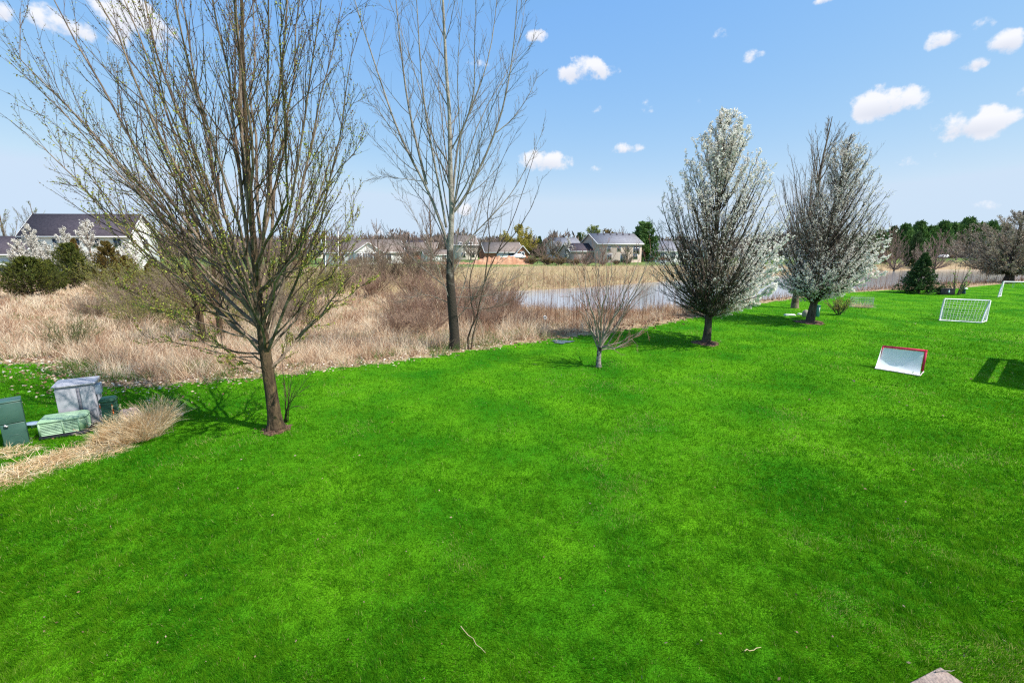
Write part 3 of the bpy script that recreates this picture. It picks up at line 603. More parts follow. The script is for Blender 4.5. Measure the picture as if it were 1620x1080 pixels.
# background tree prototypes: built where the first one stands -----------------
def at_px(px, py, z=0.0): return onz(P(px, py, z))
m_bgtwig = mat('brown_grey_twigs', (.15,.11,.085), (.26,.20,.16), .3, .9)
m_redtwig = mat('purple_brown_twigs', (.20,.13,.11), (.30,.21,.18), .3, .9)
def bare(px, py, pt, hw, label, seed, mt=m_limb, mtw=m_bgtwig, leaf=None, nl=26, name='bare_tree', group=None, lv=((11,.36),(7,.42)), k=1.7, th=.22):
    p = at_px(px, py); d = p[1]; top = PY(px, pt, d)[2]-p[2]; r_ = hw/FPX*d
    prof = [(top*th,r_*.45),(top*.4,r_*.95),(top*.6,r_),(top*.8,r_*.7),(top*.94,r_*.35),(top,r_*.05)]
    return env_tree(name, label, p, prof, top*th*.8, max(.12, top*.02), nl, mt, mtw, lv, group, rmin=d*.00022, k=k, seed=seed, leaf=leaf)
m_willow = mat('willow_leaf', (.36,.30,.05), (.52,.44,.09), .3, .8, attr=True, trans=.3)
m_spring = mat('spring_leaf', (.20,.26,.06), (.34,.38,.10), .3, .8, attr=True, trans=.3)
m_whiteb = mat('far_white_blossom', (.55,.52,.45), (.80,.78,.72), .4, .8, attr=True, trans=.2)
m_olive = mat('olive_shrub_leaf', (.14,.10,.03), (.28,.20,.05), .8, .9, attr=True, trans=.2)
# trees of the meadow, left
bare(322, 540, 250, 75, 'mossy twin-trunk tree in the dry meadow behind the big budding tree', 21, m_bark1, m_twig1, budcloud(5000, .022, m_bud), 30, name='mossy_tree')
bare(350, 528, 300, 60, 'leafless mossy tree leaning beside the twin-trunk tree in the meadow', 22, m_bark1, m_silvertwig, None, 22, name='mossy_tree')
bare(600, 424, 345, 28, 'bare dark twiggy tree in front of the white gabled ranch house', 23)
bare(683, 428, 312, 28, 'upright bare tree left of the silver tree near a low white shed', 24, k=2.2)
bare(640, 418, 368, 24, 'purple-grey bare tree right of the white gabled ranch house', 25, mtw=m_redtwig)
bare(540, 424, 350, 22, 'bare tree over the left wing of the white ranch house', 26)
bare(560, 412, 362, 26, 'grey bare tree rising behind the white ranch roof', 27, mtw=m_redtwig)
bare(655, 411, 372, 26, 'low purple bare tree beyond the brick gable', 28, mtw=m_redtwig)
bare(822, 408, 356, 32, 'yellow willow tree behind the brick ranch house', 31, m_limb, m_willow, budcloud(9000, .22, m_willow), 34, name='willow_tree', k=1.6)
bare(775, 408, 372, 22, 'olive twiggy tree left of the yellow willow', 32, mtw=m_bgtwig)
bare(874, 414, 361, 14, 'slim bare tree between brick ranch and white two-storey house', 33, k=2.2)
bare(884, 414, 380, 15, 'pale budding tree in front of the white two-storey house', 34, leaf=budcloud(1500, .12, m_palebud))
bare(898, 416, 377, 9, 'small white blossoming tree before the white two-storey house', 35, leaf=budcloud(1500, .13, m_whiteb), name='blossom_tree')
bare(858, 412, 384, 24, 'reddish brown bare tree beside the brick ranch house', 36, mtw=m_redtwig)
bare(928, 420, 392, 18, 'leafless purple shrub against the tan house wall', 37, mtw=m_redtwig, name='bare_shrub', th=.05)
bare(953, 421, 386, 14, 'tall pinkish bare shrub before the tan two-storey house', 38, mtw=m_redtwig, name='bare_shrub', th=.05)
bare(992, 418, 388, 12, 'tan leafed shrub at the right corner of the tan two-storey house', 39, leaf=budcloud(1500, .12, m_palebud), name='bare_shrub', th=.05)
bare(938, 404, 357, 22, 'yellow-green spring tree above the tan house roof', 41, leaf=budcloud(5000, .3, m_spring), name='spring_tree')
bare(960, 404, 362, 20, 'olive tree beyond the ridge of the tan house', 42, leaf=budcloud(3000, .3, m_olive), name='spring_tree')
bare(982, 404, 357, 20, 'dark bare tree beyond the right end of the tan house roof', 43)
bare(18, 424, 322, 40, 'grey-green budding tree behind the left garage', 44, leaf=budcloud(1600, .08, m_spring))
bare(68, 418, 318, 30, 'thin budding tree rising behind the dark roof at far left', 45, leaf=budcloud(1200, .08, m_spring), k=2)
bare(1400, 415, 352, 26, 'purple bare tree among the conifers right of the pears', 46, mtw=m_redtwig)
bare(1415, 424, 375, 22, 'brown bare tree before the conifers on the far bank', 47, mtw=m_redtwig, th=.1)
bare(1375, 420, 378, 20, 'grey bare tree just right of the flowering pear on the far bank', 48, th=.1)
bare(1478, 425, 363, 30, 'wide rosy bare tree on the far bank above the spruce', 49, mtw=m_redtwig, th=.12, nl=34)
bare(1512, 412, 364, 26, 'grey bare tree beside the parked white car across the pond', 50, th=.2)
bare(1458, 422, 385, 16, 'tan twiggy tree left of the wide rosy tree', 51, leaf=budcloud(1000, .12, m_palebud), th=.1)
bare(1612, 415, 330, 40, 'pinkish bare tree rising behind the round brown tree', 52, mtw=m_redtwig)
bare(745, 412, 372, 20, 'bare tree before the pale two-storey house in the centre', 53)
bare(720, 410, 374, 18, 'thin grey tree behind the silver tree trunk', 54)
bare(500, 418, 365, 26, 'grey bare tree left of the two white poles', 55)
bare(455, 416, 372, 28, 'bare tree on the horizon behind the budding tree', 56, mtw=m_redtwig)
bare(1215, 408, 372, 26, 'bare tree between the two flowering pears on the far shore', 57)
bare(405, 414, 376, 30, 'purple bare tree seen through the budding tree on the horizon', 58, mtw=m_redtwig)
bare(255, 422, 352, 34, 'rosy bare tree right of the white house at far left', 59, mtw=m_redtwig)
bg = [(410,30,372,'round brown crown low on the horizon left of the budding trunk',1),(440,26,368,'thin grey crown on the horizon just right of the budding trunk',0),(480,28,374,'rosy crown on the horizon left of the poles',1),(520,30,370,'rosy crown between the two white poles',1),(575,24,368,'grey crown over the white gable peak',0),(612,26,372,'rosy crown right of the white gable',1),(632,20,366,'slim grey crown over the brick gable',0),(668,24,374,'rosy crown left of the white shed',1),(704,24,372,'grey crown above the white shed',0),(762,24,374,'rosy crown between pale house and brick ranch',1),(785,20,378,'low brown crown over the brick ranch roof',0),(842,22,380,'rosy crown right of the brick ranch gable',1),(868,26,384,'low brown crown before the white house',0),(1035,24,376,'grey crown right of the dense pine',0),(1090,28,372,'rosy crown behind the nearer pear',1),(1150,30,374,'grey crown behind the nearer pear right side',0),(1195,28,376,'rosy crown between the pears',1),(1245,28,372,'grey crown behind the farther pear left side',0),(1300,30,374,'rosy crown behind the farther pear',1),(1345,26,376,'grey crown right of the farther pear',0)]
pA = bare(bg[0][0], 411, bg[0][2], bg[0][1], bg[0][3], 81, mtw=m_redtwig, nl=34, group='bare trees along the horizon', th=.12); pB = bare(bg[1][0], 411, bg[1][2], bg[1][1], bg[1][3], 82, nl=34, group='bare trees along the horizon', th=.15)
hA = PY(410, 372, at_px(410, 411)[1])[2]; hB = PY(440, 368, at_px(440, 411)[1])[2]
for i, (x, hw, tp_, lb, kd) in enumerate(bg[2:]):
    p = at_px(x, 406.0+(i % 3)); top = PY(x, tp_, p[1])[2]-p[2]; w_ = hw/FPX*p[1]/((30 if kd else 26)/FPX*at_px(410, 411)[1])
    dup(pA if kd else pB, p, i*1.3, (w_, w_, top/(hA if kd else hB)), lb)
# blossoming shrubs before the left house
for i, (x, y, tp_, hw, lb) in enumerate([(60,432,356,15,'white blossoming shrub at the left end of the dark-roofed house'),(112,430,358,12,'white blossoming shrub before the middle of the dark-roofed house'),(150,435,345,17,'tallest white blossoming shrub by the dark-roofed house'),(36,434,378,12,'pinkish blossoming shrub before the left garage'),(82,432,385,14,'low white blossoming shrub between the two larger ones'),(208,440,385,18,'white blossoming shrub at the right end of the dark-roofed house')]):
    bare(x, y, tp_, hw, lb, 70+i, leaf=budcloud(6500, .10, m_whiteb), name='blossom_shrub', th=.08, nl=34, group='blossoming shrubs by the left house')

m_wood = mat('distant_wood', (.13,.09,.075), (.27,.21,.175), .05, 1.0, 4, attr=True, trans=.1, c3=(.20,.21,.09), ramp=(.3,.62))
g = Geo(); n = 130000; xx = rng.uniform(-420, 620, n); yy = rng.uniform(170, 250, n); top = 4.5+6.5*vnoise(xx, yy*.1, 9, 3)*vnoise(xx, yy*.1, 2.3, 1)**.5*1.25
zz = top*rng.uniform(0, 1, n)**.8
g.cards(np.column_stack([xx, yy, zz]), rng.uniform(.7, 1.7, n), .22, np.clip(rng.normal(.45, .22, n), 0, 1), U=rng.normal(size=(n, 3))*[.5, .5, .4]+[0, 0, 1])
tag(g.build('distant_wood', m_wood, attr=True), 'brown leafless woods along the horizon behind the houses', 'woods', kind='stuff')
# conifers -------------------------------------------------------------------
m_needle = mat('spruce_needles', (.04,.075,.025), (.085,.15,.04), .8, .9, attr=True, trans=.15, c3=(.09,.15,.05))
m_pine = mat('pine_needles', (.07,.14,.035), (.17,.30,.075), .3, .9, attr=True, trans=.15, c3=(.12,.25,.06))
m_jun = mat('juniper_needles', (.05,.075,.012), (.15,.16,.02), .9, .9, attr=True, trans=.2, c3=(.22,.21,.05))
m_rust = mat('rusty_juniper_needles', (.10,.085,.015), (.22,.13,.03), .9, .9, attr=True, trans=.2, c3=(.28,.15,.05))
def conifer(name, label, b, Ht, rad, m, seed, tiers=20, per=9, cs=.06, ncard=9000, shape=1.0, upturn=.25, group=None, droop=-.05, r0=.02):
    r = np.random.default_rng(seed); b = np.array(b); t = thing(name, label, 'tree', b, group)
    g = Geo(); g.tubes(np.array([b+[0, 0, -.1], b+[0, 0, Ht*.5], b+[0, 0, Ht]]), [Ht*.022+.03, Ht*.012+.01, .01], 7); g.build('trunk', m_darkbark, t, b)
    br = []
    for i in range(tiers):
        f_ = .04+.94*i/tiers
        for j in range(per):
            L_ = rad*(1-f_)**shape*r.uniform(.72, 1.12)+.04*rad; az = r.uniform(0, 6.28); z = Ht*(f_+r.uniform(-.02, .02))
            o_ = np.array([math.cos(az), math.sin(az), 0]); p0 = b+[0, 0, z]; br.append(bez(p0, p0+o_*L_*.55+[0, 0, droop*L_], p0+o_*L_+[0, 0, upturn*L_], 5))
    br = np.array(br); rb = np.repeat(np.linspace(r0, .006, 5)[None], len(br), 0)
    s1, q1 = spawn(br, rb, 7, .2, 1, .8, .4, 4, upturn, .08, .6, r, rmin=.005)
    g = Geo(); g.tubes(br, rb, 3); g.tubes(s1, q1, 3); g.build('branches', m_darkbark, t, b)
    g = Geo(); n2 = int(ncard*.75); i = r.integers(0, len(s1), n2); tt = r.uniform(.05, 1.05, (n2, 1)); c, T = poly_at(s1[i], tt); c = c[:, 0]; T = T[:, 0]
    i = r.integers(0, len(br), ncard-n2); c2, T2 = poly_at(br[i], r.uniform(.3, 1, (ncard-n2, 1))); c = np.vstack([c, c2[:, 0]]); T = np.vstack([T, T2[:, 0]])
    w = vnoise(c[:, 0]*1.7+c[:, 2], c[:, 1]*1.7-c[:, 2], rad*.3, seed)
    g.cards(c+r.normal(0, cs*.5, c.shape), r.uniform(.6, 1.3, len(c))*cs, .28, np.clip(r.uniform(0, .8, len(c))+.3*(w-.5), 0, 1), T+r.normal(0, .45, T.shape), r=r)
    g.build('needles', m, t, b, attr=True); return t
conifer('spruce_tree', 'small dark spruce standing alone on the far lawn beside the black box', P(1453,464), 4.0, 1.95, m_needle, 1, 20, 9, .10, 17000, 1.15, .12)
conifer('pine_tree', 'dense green pine at the right end of the tan house', at_px(1017,414), 11.2, 4.4, m_pine, 2, 16, 9, .42, 16000, .55, .35)
rows = [(1372,412,372,16),(1388,411,364,18),(1405,410,358,16),(1425,409,356,20),(1443,421,362,15),(1447,408,352,20),(1465,408,354,20),(1484,408,352,20),(1503,407,349,22),(1522,407,347,24),(1540,407,349,22),(1560,408,352,18),(1350,411,375,18),(1580,408,356,18)]
lbs = ['leftmost dark conifer of the far tree belt','second conifer from the left in the far belt','conifer behind the purple bare tree in the far belt','round-topped conifer just right of the purple bare tree','dark cedar standing forward of the far tree belt above the spruce','tall conifer behind the dark cedar','conifer in the middle of the far tree belt','conifer behind the wide rosy bare tree','tall conifer right of the rosy tree in the belt','highest conifer of the far tree belt','conifer left of the round brown tree in the belt','small conifer touching the round brown crown','conifer hidden behind the white blossom of the pear','conifer behind the round brown tree']
prA = prB = None
for i, ((x, y, tp_, hw), lb) in enumerate(zip(rows, lbs)):
    p = at_px(x, y); d = p[1]; top = PY(x, tp_, d)[2]-p[2]; rr_ = hw/FPX*d
    if i < 3:
        q = conifer('conifer_tree', lb, p, 12.0, 5.0, (m_pine, m_pine, m_needle)[i], 30+i, 13, 9, .65, 9000, (.45,.6,.8)[i], .35, 'conifers of the far belt')
        if i == 0: prA = q
        if i == 1: prB = q
        if i == 2: prC = q
        q.scale = (rr_/5.0, rr_/5.0, top/12.0)
    else:
        src = prC if i == 4 else (prA, prB)[i % 2]
        dup(src, p, i*1.7, (rr_/5.0*.85, rr_/5.0*.85, top/12.0*(1.04 if i % 2 else .93)), lb)
for i, (x, y, tp_, hw, m_, lb) in enumerate([(52,466,396,54,m_jun,'big green juniper at the left side of the meadow'),(118,452,372,44,m_jun,'olive juniper behind the big green juniper'),(178,450,366,32,m_rust,'rusty orange juniper before the white house gable'),(128,446,362,14,m_rust,'slim rusty juniper poking above the olive juniper'),(84,456,402,20,m_jun,'low juniper right beside the big green one'),(205,456,395,30,m_rust,'brownish juniper right of the rusty orange one'),(250,462,400,30,m_rust,'brown juniper in the thicket behind the budding tree')]):
    p = at_px(x, y); d = p[1]; top = PY(x, tp_, d)[2]-p[2]; conifer('juniper_tree', lb, p, top*.86, hw/FPX*d*.9, m_, 50+i, 17, 12, .10, 16000, .85, .6, 'junipers in the meadow', 0.0, .03)
for i, (x, y, tp_, hw, lb) in enumerate([(853,408,374,8,'small dark conifer left of the white two-storey house'),(915,407,368,9,'dark conifer between the white and tan houses')]):
    p = at_px(x, y); d = p[1]; top = PY(x, tp_, d)[2]-p[2]; dup(prC, p, 2.0*i, (hw/FPX*d/5, hw/FPX*d/5, top/12), lb, 'small conifers among the houses')

# shrubs ----------------------------------------------------------------------
def shrub(name, label, b, Ht, rad, ns, m, seed, leaf=None, levels=((8,.4),(5,.45)), rmin=.005, group=None, r0=.012, spread=.25, cat='shrub', up=.5):
    r = np.random.default_rng(seed); b = np.array(b); t = thing(name, label, cat, b, group); st = []
    for i in range(ns):
        az = r.uniform(0, 6.28); f_ = math.sqrt(r.uniform(0, 1)); hz = Ht*r.uniform(.6, 1.05)*(1-.35*f_**2)
        p0 = b+[spread*rad*f_*math.cos(az), spread*rad*f_*math.sin(az), -.03]; q = b+[rad*f_*math.cos(az), rad*f_*math.sin(az), hz]
        st.append(bez(p0, p0+(q-p0)*[.3, .3, .5], q, 7, .05, r))
    st = np.array(st); sr = np.repeat(np.linspace(r0, r0*.3, 7)[None], ns, 0); g = Geo(); g.tubes(st, sr, 4)
    g.build('stems', m, t, b)
    a1, r1 = spawn(st, sr, levels[0][0], .2, 1, .6, levels[0][1], 5, up, .12, .6, r, rmin=rmin, lmin=.1); g = Geo(); g.tubes(a1, r1, 3); last = a1
    if len(levels) > 1: a2, r2 = spawn(a1, r1, levels[1][0], .1, 1, .6, levels[1][1], 4, up*.7, .12, .6, r, rmin=rmin*.8); g.tubes(a2, r2, 3); last = a2
    g.build('twigs', m, t, b)
    if leaf: leaf(last, a1, st, t, b, r)
    return t
m_brush = mat('reddish_brush', (.19,.105,.075), (.36,.25,.18), .9, .9)
m_brush2 = mat('grey_brown_brush', (.15,.11,.075), (.30,.23,.16), .9, .9)
m_gbrush = mat('greenish_stems', (.09,.10,.04), (.22,.19,.10), 1.2, .9)
shrub('meadow_shrub', 'open upright greenish-stemmed shrub in the dry grass below the junipers', at_px(112,552), 1.9, 1.25, 34, m_gbrush, 1, leaf=budcloud(1500, .018, mat('small_green_leaf', (.06,.12,.02), (.15,.24,.04), 1, .8, attr=True, trans=.3)), rmin=.006)
q = shrub('brush_thicket', 'reddish twiggy thicket just left of the silver tree trunk', at_px(672,520), 1.9, 1.9, 60, m_brush, 2, rmin=.008, group='brush thickets in the meadow', up=.35)
for x, y, s_, lb in [(640,500,1.1,'reddish thicket farther left behind the trunk-side thicket'),(775,522,.95,'low reddish thicket right of the leaning sapling'),(735,500,1.2,'reddish thicket directly behind the silver tree'),(700,478,1.4,'brush thicket behind the silver tree towards the shed'),(800,500,1.1,'reddish thicket at the left end of the pond'),(830,520,.8,'small reddish thicket where the reeds begin'),(590,470,1.4,'brush thicket in the middle of the meadow'),(690,505,1.15,'reddish thicket touching the left side of the silver tree'),(625,525,.75,'small reddish thicket near the lawn left of the silver tree'),(655,470,1.5,'far reddish brush left of the silver trunk'),(790,490,1.2,'reddish brush reaching the pond at its left tip'),(745,515,.9,'reddish brush behind the leaning sapling'),(760,475,1.3,'brush thicket left of the pond far shore')]:
    dup(q, at_px(x, y, -.3), x*.1, s_, lb)
q = shrub('brush_thicket', 'grey-brown thicket behind the budding tree trunk', at_px(480,505), 2.3, 2.3, 65, m_brush2, 3, rmin=.010, group='brush thickets in the meadow')
for x, y, s_, lb in [(420,500,1.1,'grey-brown thicket left of the one behind the budding trunk'),(250,505,1.1,'grey-brown thicket under the left limbs of the budding tree'),(300,488,1.5,'tall grey thicket between junipers and mossy trees'),(370,480,1.5,'tall grey thicket behind the mossy leaning tree'),(540,462,1.6,'wide thicket before the white ranch lawn'),(610,448,1.9,'far thicket below the white gabled ranch house'),(655,448,1.9,'far thicket left of the upright bare tree'),(570,445,1.9,'far thicket below the left wing of the ranch'),(440,462,1.8,'far thicket seen through the budding tree'),(215,490,1.2,'thicket at the foot of the rusty junipers'),(700,444,1.8,'far thicket right of the upright bare tree'),(155,505,.8,'small thicket right of the green-stemmed shrub')]:
    dup(q, at_px(x, y, -.3), x*.13, s_, lb)
q = shrub('budding_thicket', 'tangled thicket with yellow-green buds left of the mossy twin trunks', at_px(225,512), 2.6, 2.2, 34, m_gbrush, 17, leaf=budcloud(5200, .022, m_bud), rmin=.008, group='budding thickets in the meadow', up=.3)
for x, y, s_, lb in [(285,520,.9,'budding thicket just left of the mossy twin trunks'),(175,478,1.5,'budding thicket in front of the rusty junipers'),(250,480,1.7,'tall budding thicket right of the rusty junipers'),(380,520,.85,'budding thicket between the mossy trees and the big trunk'),(470,490,1.2,'budding thicket right of the big budding trunk'),(520,470,1.4,'budding thicket before the pale poles'),(340,470,1.8,'tall budding thicket behind the mossy trees'),(430,460,1.7,'far budding thicket behind the big budding trunk')]:
    dup(q, at_px(x, y, -.3), x*.17, s_, lb)
q = shrub('house_shrub', 'dark twiggy shrub on the straw bank before the white two-storey house', at_px(866,419), 2.2, 2.4, 60, m_redtwig, 24, rmin=.03, r0=.05, group='shrubs along the far lawn', leaf=budcloud(1500, .1, m_olive))
for x, y, s_, lb in [(885,419,.9,'olive shrub along the rail fence left end'),(840,418,.9,'olive shrub right of the orange dirt heap'),(910,419,.7,'low olive shrub before the tan house annex'),(648,419,1.0,'olive shrub right of the white gabled ranch'),(560,420,.7,'low shrub at the left corner of the white gable'),(605,420,.7,'low shrub at the right corner of the white gable'),(715,419,.8,'low shrub right of the white shed'),(975,418,.5,'small shrub beside the tan house patio door'),(1050,417,.8,'low shrub behind the white rail fence'),(470,424,1.2,'wide olive shrub left of the white poles'),(1440,415,1.2,'olive shrub at the foot of the conifers'),(1395,417,1.3,'wide shrub on the far bank right of the pear'),(1555,413,1.1,'shrub on the far bank left of the round brown tree')]:
    dup(q, at_px(x, y), x*.21, s_, lb)
shrub('budding_bush', 'low bush with yellowish buds on crooked stems right of the farther pear', P(1327,498), 1.35, .95, 16, m_peartwig, 8, leaf=budcloud(1100, .03, m_bud), r0=.03, rmin=.01, spread=.1)
shrub('pruned_shrub', 'crooked shrub with a bright green leaf tuft beside the black box', P(1511,466), 2.6, .9, 7, m_limb, 12, leaf=budcloud(260, .06, mat('bright_leaf', (.15,.35,.03), (.3,.5,.08), 1, .8, attr=True, trans=.3)), r0=.09, rmin=.02, spread=.3, levels=((5,.35),(3,.4)))
shrub('reddish_bush', 'small round reddish-green bush on the lawn across the pond', at_px(1506,409), 1.8, 1.8, 30, m_redtwig, 14, leaf=budcloud(1500, .14, mat('bronze_leaf', (.16,.12,.03), (.28,.14,.05), .5, .8, attr=True)), rmin=.03, group=None)
# ---------------------------------------------------------------- ornamental grass by the boxes
m_straw = mat('pale_straw', (.58,.38,.19), (.86,.68,.42), 2.5, .85, 4, attr=True, trans=.25, ramp=(.28,.6), c3=(.85,.76,.58))
m_plume = mat('straw_plume', (.55,.44,.28), (.72,.62,.42), 3, .9, trans=.3)
def tussock(g, c, n, h, rad, r=rng, lean=.9, w=.007, sq=(1, 1), rot=0.0, droop=.42, mess=.28):
    az = r.uniform(0, 6.28, n); f_ = np.sqrt(r.uniform(0, 1, n)); co, si = math.cos(rot), math.sin(rot)
    lx = rad*f_*np.cos(az)*sq[0]; ly = rad*f_*np.sin(az)*sq[1]
    bx = c[0]+lx*co-ly*si; by = c[1]+lx*si+ly*co
    d = unit(np.stack([np.cos(az)*f_*lean+r.normal(0, mess, n), np.sin(az)*f_*lean+r.normal(0, mess, n), np.ones(n)], 1)); hh = h*r.uniform(.55, 1.15, n)
    K = 5; Pl = np.zeros((n, K, 3)); Pl[:, 0] = np.stack([bx, by, np.full(n, .0)], 1)
    out = np.stack([np.cos(az), np.sin(az), -np.full(n, 1.0)], 1)
    for k_ in range(1, K): d = unit(d+out*r.uniform(.05, droop, n)[:, None]); Pl[:, k_] = Pl[:, k_-1]+d*(hh/(K-1))[:, None]
    Pl[:, :, 2] = np.maximum(Pl[:, :, 2], .02)
    g.strips(Pl, r.uniform(.7, 1.3, n)*w, r.uniform(0, 1, n), r)
c1 = P(232, 694); t = thing('ornamental_grass', 'upright clump of dry ornamental grass with nodding plumes beside the pink rock', 'ornamental grass', c1)
g = Geo()
for x, y, h in ((200,690,.5),(225,692,.6),(245,688,.7),(262,682,.78),(268,676,.7),(212,702,.38),(240,697,.45),(258,690,.5),(182,700,.35)):
    tussock(g, P(x-14, y), 420, h*1.15, .17, lean=.12, droop=.22, w=.010, mess=.36)
g.build('blades', m_straw, t, c1, attr=True)
g = Geo(); st = []; pl = Geo()
for i in range(34):
    if i < 16: x, y = rng.uniform(248, 276), rng.uniform(668, 690); tx, ty = x+rng.uniform(-18, 14), rng.uniform(627, 652)
    elif i < 28: x, y = rng.uniform(176, 205), rng.uniform(688, 704); tx, ty = x+rng.uniform(-26, 10), rng.uniform(640, 668)
    else: x, y = rng.uniform(150, 175), rng.uniform(705, 715); tx, ty = x-rng.uniform(5, 40), rng.uniform(680, 700)
    p0 = P(x, y); q = PY(tx, ty, p0[1]+rng.uniform(-.1, .1)); mid = (p0+q)/2; mid[2] += .12; s_ = bez(p0, mid, q, 7); st.append(s_)
    e_ = s_[-1]; dd_ = unit(s_[-1]-s_[-2]); pc_ = np.array([e_+dd_*u_*.13+[0, 0, -.05*u_*u_] for u_ in np.linspace(0, 1, 22)])
    pl.cards(pc_+rng.normal(0, .006, pc_.shape), .020, .22, U=np.tile(dd_, (22, 1))+rng.normal(0, .5, (22, 3)))
g.tubes(np.array(st), np.linspace(.004, .0022, 7)[None], 3); g.build('stalks', m_plume, t, c1); pl.build('plumes', m_plume, t, c1)
c2 = P(90, 735); t = thing('flattened_grass_bed', 'strip of flattened pale straw grass running to the left corner of the lawn', 'ornamental grass', c2); g = Geo()
for i in range(30):
    f_ = i/29; x = 185-200*f_; y = 702+62*f_
    p_ = P(x+rng.uniform(-6, 6), y+rng.uniform(-9, 9)); tussock(g, p_, 230, .34, .3, lean=1.0, w=.012, mess=1.8)
for i in range(7): tussock(g, P(-5+i*7, 716+rng.uniform(-3, 3)), 130, .26, .22, lean=1.0, w=.011, mess=1.8)
g.build('blades', m_straw, t, c2, attr=True)

# ---------------------------------------------------------------- utility boxes
def bev(o, w=.01, seg=2):
    md = o.modifiers.new('bevel', 'BEVEL'); md.width = w; md.segments = seg; md.limit_method = 'ANGLE'; md.angle_limit = R(40); return o
def lbox(name, m, parent, c, d, rz=0, taper=1.0, bw=.008):
    g = Geo(); g.box(c, d, rz, taper); o = g.build(name, m, parent); return bev(o, bw) if bw else o
m_gpaint = mat('dark_green_paint', (.035,.095,.075), (.055,.13,.10), 2, .45, bump=.1, spec=.5)
m_gpaint2 = mat('bottle_green_plastic', (.012,.06,.035), (.02,.085,.05), 3, .5, spec=.4)
m_grey = mat('light_grey_paint', (.36,.36,.40), (.46,.46,.50), 2.2, .55, 5, bump=.05, spec=.4)
m_mint = mat('mint_green_paint', (.28,.46,.27), (.38,.54,.36), 2.5, .5, spec=.4)
m_black = mat('black_plastic', (.012,.013,.02), (.03,.03,.04), 4, .7)
m_blue = mat('pale_blue_metal', (.28,.36,.46), (.36,.44,.54), 3, .4, spec=.5)
m_steel = mat('galvanised_steel', (.45,.45,.45), (.6,.6,.6), 8, .4, metal=.7)
m_orange = mat('orange_tag', (.8,.16,.03), (.9,.2,.04), 3, .6)
m_white = mat('white_paint', (.72,.72,.70), (.8,.8,.78), 1.5, .6)
m_dark = mat('dark_void', (.01,.01,.012), (.02,.02,.022), 4, .8)
# 1 dark green cabinet
b = P(28, 704); t = thing('green_utility_cabinet', 'tall dark green metal utility cabinet with round hatch at the far left', 'utility cabinet', b, 'utility boxes', R(46))
lbox('body', m_gpaint, t, (0,.16,.27), (.40,.40,.56), bw=.012)
lbox('door', m_gpaint, t, (0,.16,.805), (.415,.415,.50), bw=.02)
lbox('lid', m_gpaint, t, (0,.16,1.07), (.43,.43,.04), bw=.015)
g = Geo(); g.box((0,.16,-.02), (.5,.5,.06)); g.build('pad', mat('pad_concrete', (.3,.27,.24), (.4,.36,.33), 9, .9), t)
th = np.linspace(0, math.pi, 15); arc = np.array([(.13*math.cos(a), -.045, .12+.16*math.sin(a)) for a in th]); arc = np.vstack([[.13,-.045,.03], arc, [-.13,-.045,.03]])
g = Geo(); g.tubes(arc, .007, 5); n_ = 17; V = np.vstack([arc+[0,-.001,0], [[0,-.046,.12]]]); g.add(V, [(17, i, i+1) for i in range(16)]); g.build('hatch', m_gpaint, t)
g = Geo(); g.tubes(np.array([(-.12,-.048,.53),(-.12,-.085,.53)]), .022, 10, cap=True); g.box((-.10,-.075,.515), (.06,.02,.03)); g.build('lock', m_steel, t)
g = Geo(); g.box((-.17,-.053,.985), (.09,.006,.016)); g.box((-.185,-.053,.945), (.06,.006,.016)); g.build('marking', m_white, t)
# 2 grey cabinet : origin at front-left bottom, x along the front
FL = P(108, 680); rz = R(31)
t = thing('grey_utility_cabinet', 'large light grey metal utility cabinet behind the mint green louvred box', 'utility cabinet', np.array([-11.47, 10.90, 0]), 'utility boxes', rz)
Wc, Dc, Hc = .74, .5, 1.1
lbox('body', m_grey, t, (Wc/2, Dc/2, .04+Hc/2-.03), (Wc, Dc, Hc-.06), bw=.01)
g = Geo(); g.add([(-.04,-.05,Hc),(Wc+.05,-.05,Hc),(Wc+.05,Dc+.04,Hc),(-.04,Dc+.04,Hc),(-.04,-.05,Hc+.045),(Wc+.05,-.05,Hc+.045),(Wc+.05,Dc+.04,Hc+.085),(-.04,Dc+.04,Hc+.085)], [(0,3,2,1),(4,5,6,7),(0,1,5,4),(1,2,6,5),(2,3,7,6),(3,0,4,7)]); bev(g.build('lid', m_grey, t), .012)
lbox('door', m_grey, t, (.20, -.012, Hc*.5+.01), (.40, .022, Hc-.14), bw=.006)
lbox('door', m_grey, t, (.60, -.020, Hc*.5+.01), (.24, .038, Hc-.10), bw=.006)
g = Geo(); g.box((.428, -.008, Hc*.5), (.05, .012, Hc-.12)); g.build('door_seam', mat('grey_shadow_gap', (.16,.16,.19), (.2,.2,.23), 3, .6), t)
lbox('meter_box', m_blue, t, (Wc+.055, .2, .92), (.11, .26, .26), bw=.012)
g = Geo(); g.tubes(np.array([(Wc+.05,.1,.8),(Wc+.05,.1,.02)]), .03, 8); g.tubes(np.array([(Wc+.05,.22,.8),(Wc+.05,.22,.02)]), .035, 8); g.build('conduit', m_grey, t)
g = Geo(); g.box((.07, -.026, .42), (.13, .006, .06)); pl_ = g.build('name_plate', m_dark, t)
g = Geo(); g.box((Wc/2, Dc/2, 0), (Wc+.3, Dc+.25, .05)); g.build('pad', MATS['pad_concrete'], t)
def text(s, size, m, loc, rot, parent, name='lettering'):
    c = bpy.data.curves.new(name, 'FONT'); c.body = s; c.size = size; c.extrude = .001; c.align_x = 'CENTER'; c.align_y = 'CENTER'; c.materials.append(m)
    o = bpy.data.objects.new(name, c); me = bpy.data.meshes.new_from_object(o); bpy.data.objects.remove(o); me.materials.clear(); me.materials.append(m); o = bpy.data.objects.new(name, me); COL.objects.link(o); o.parent = parent; o.location = loc; o.rotation_euler = rot; return o
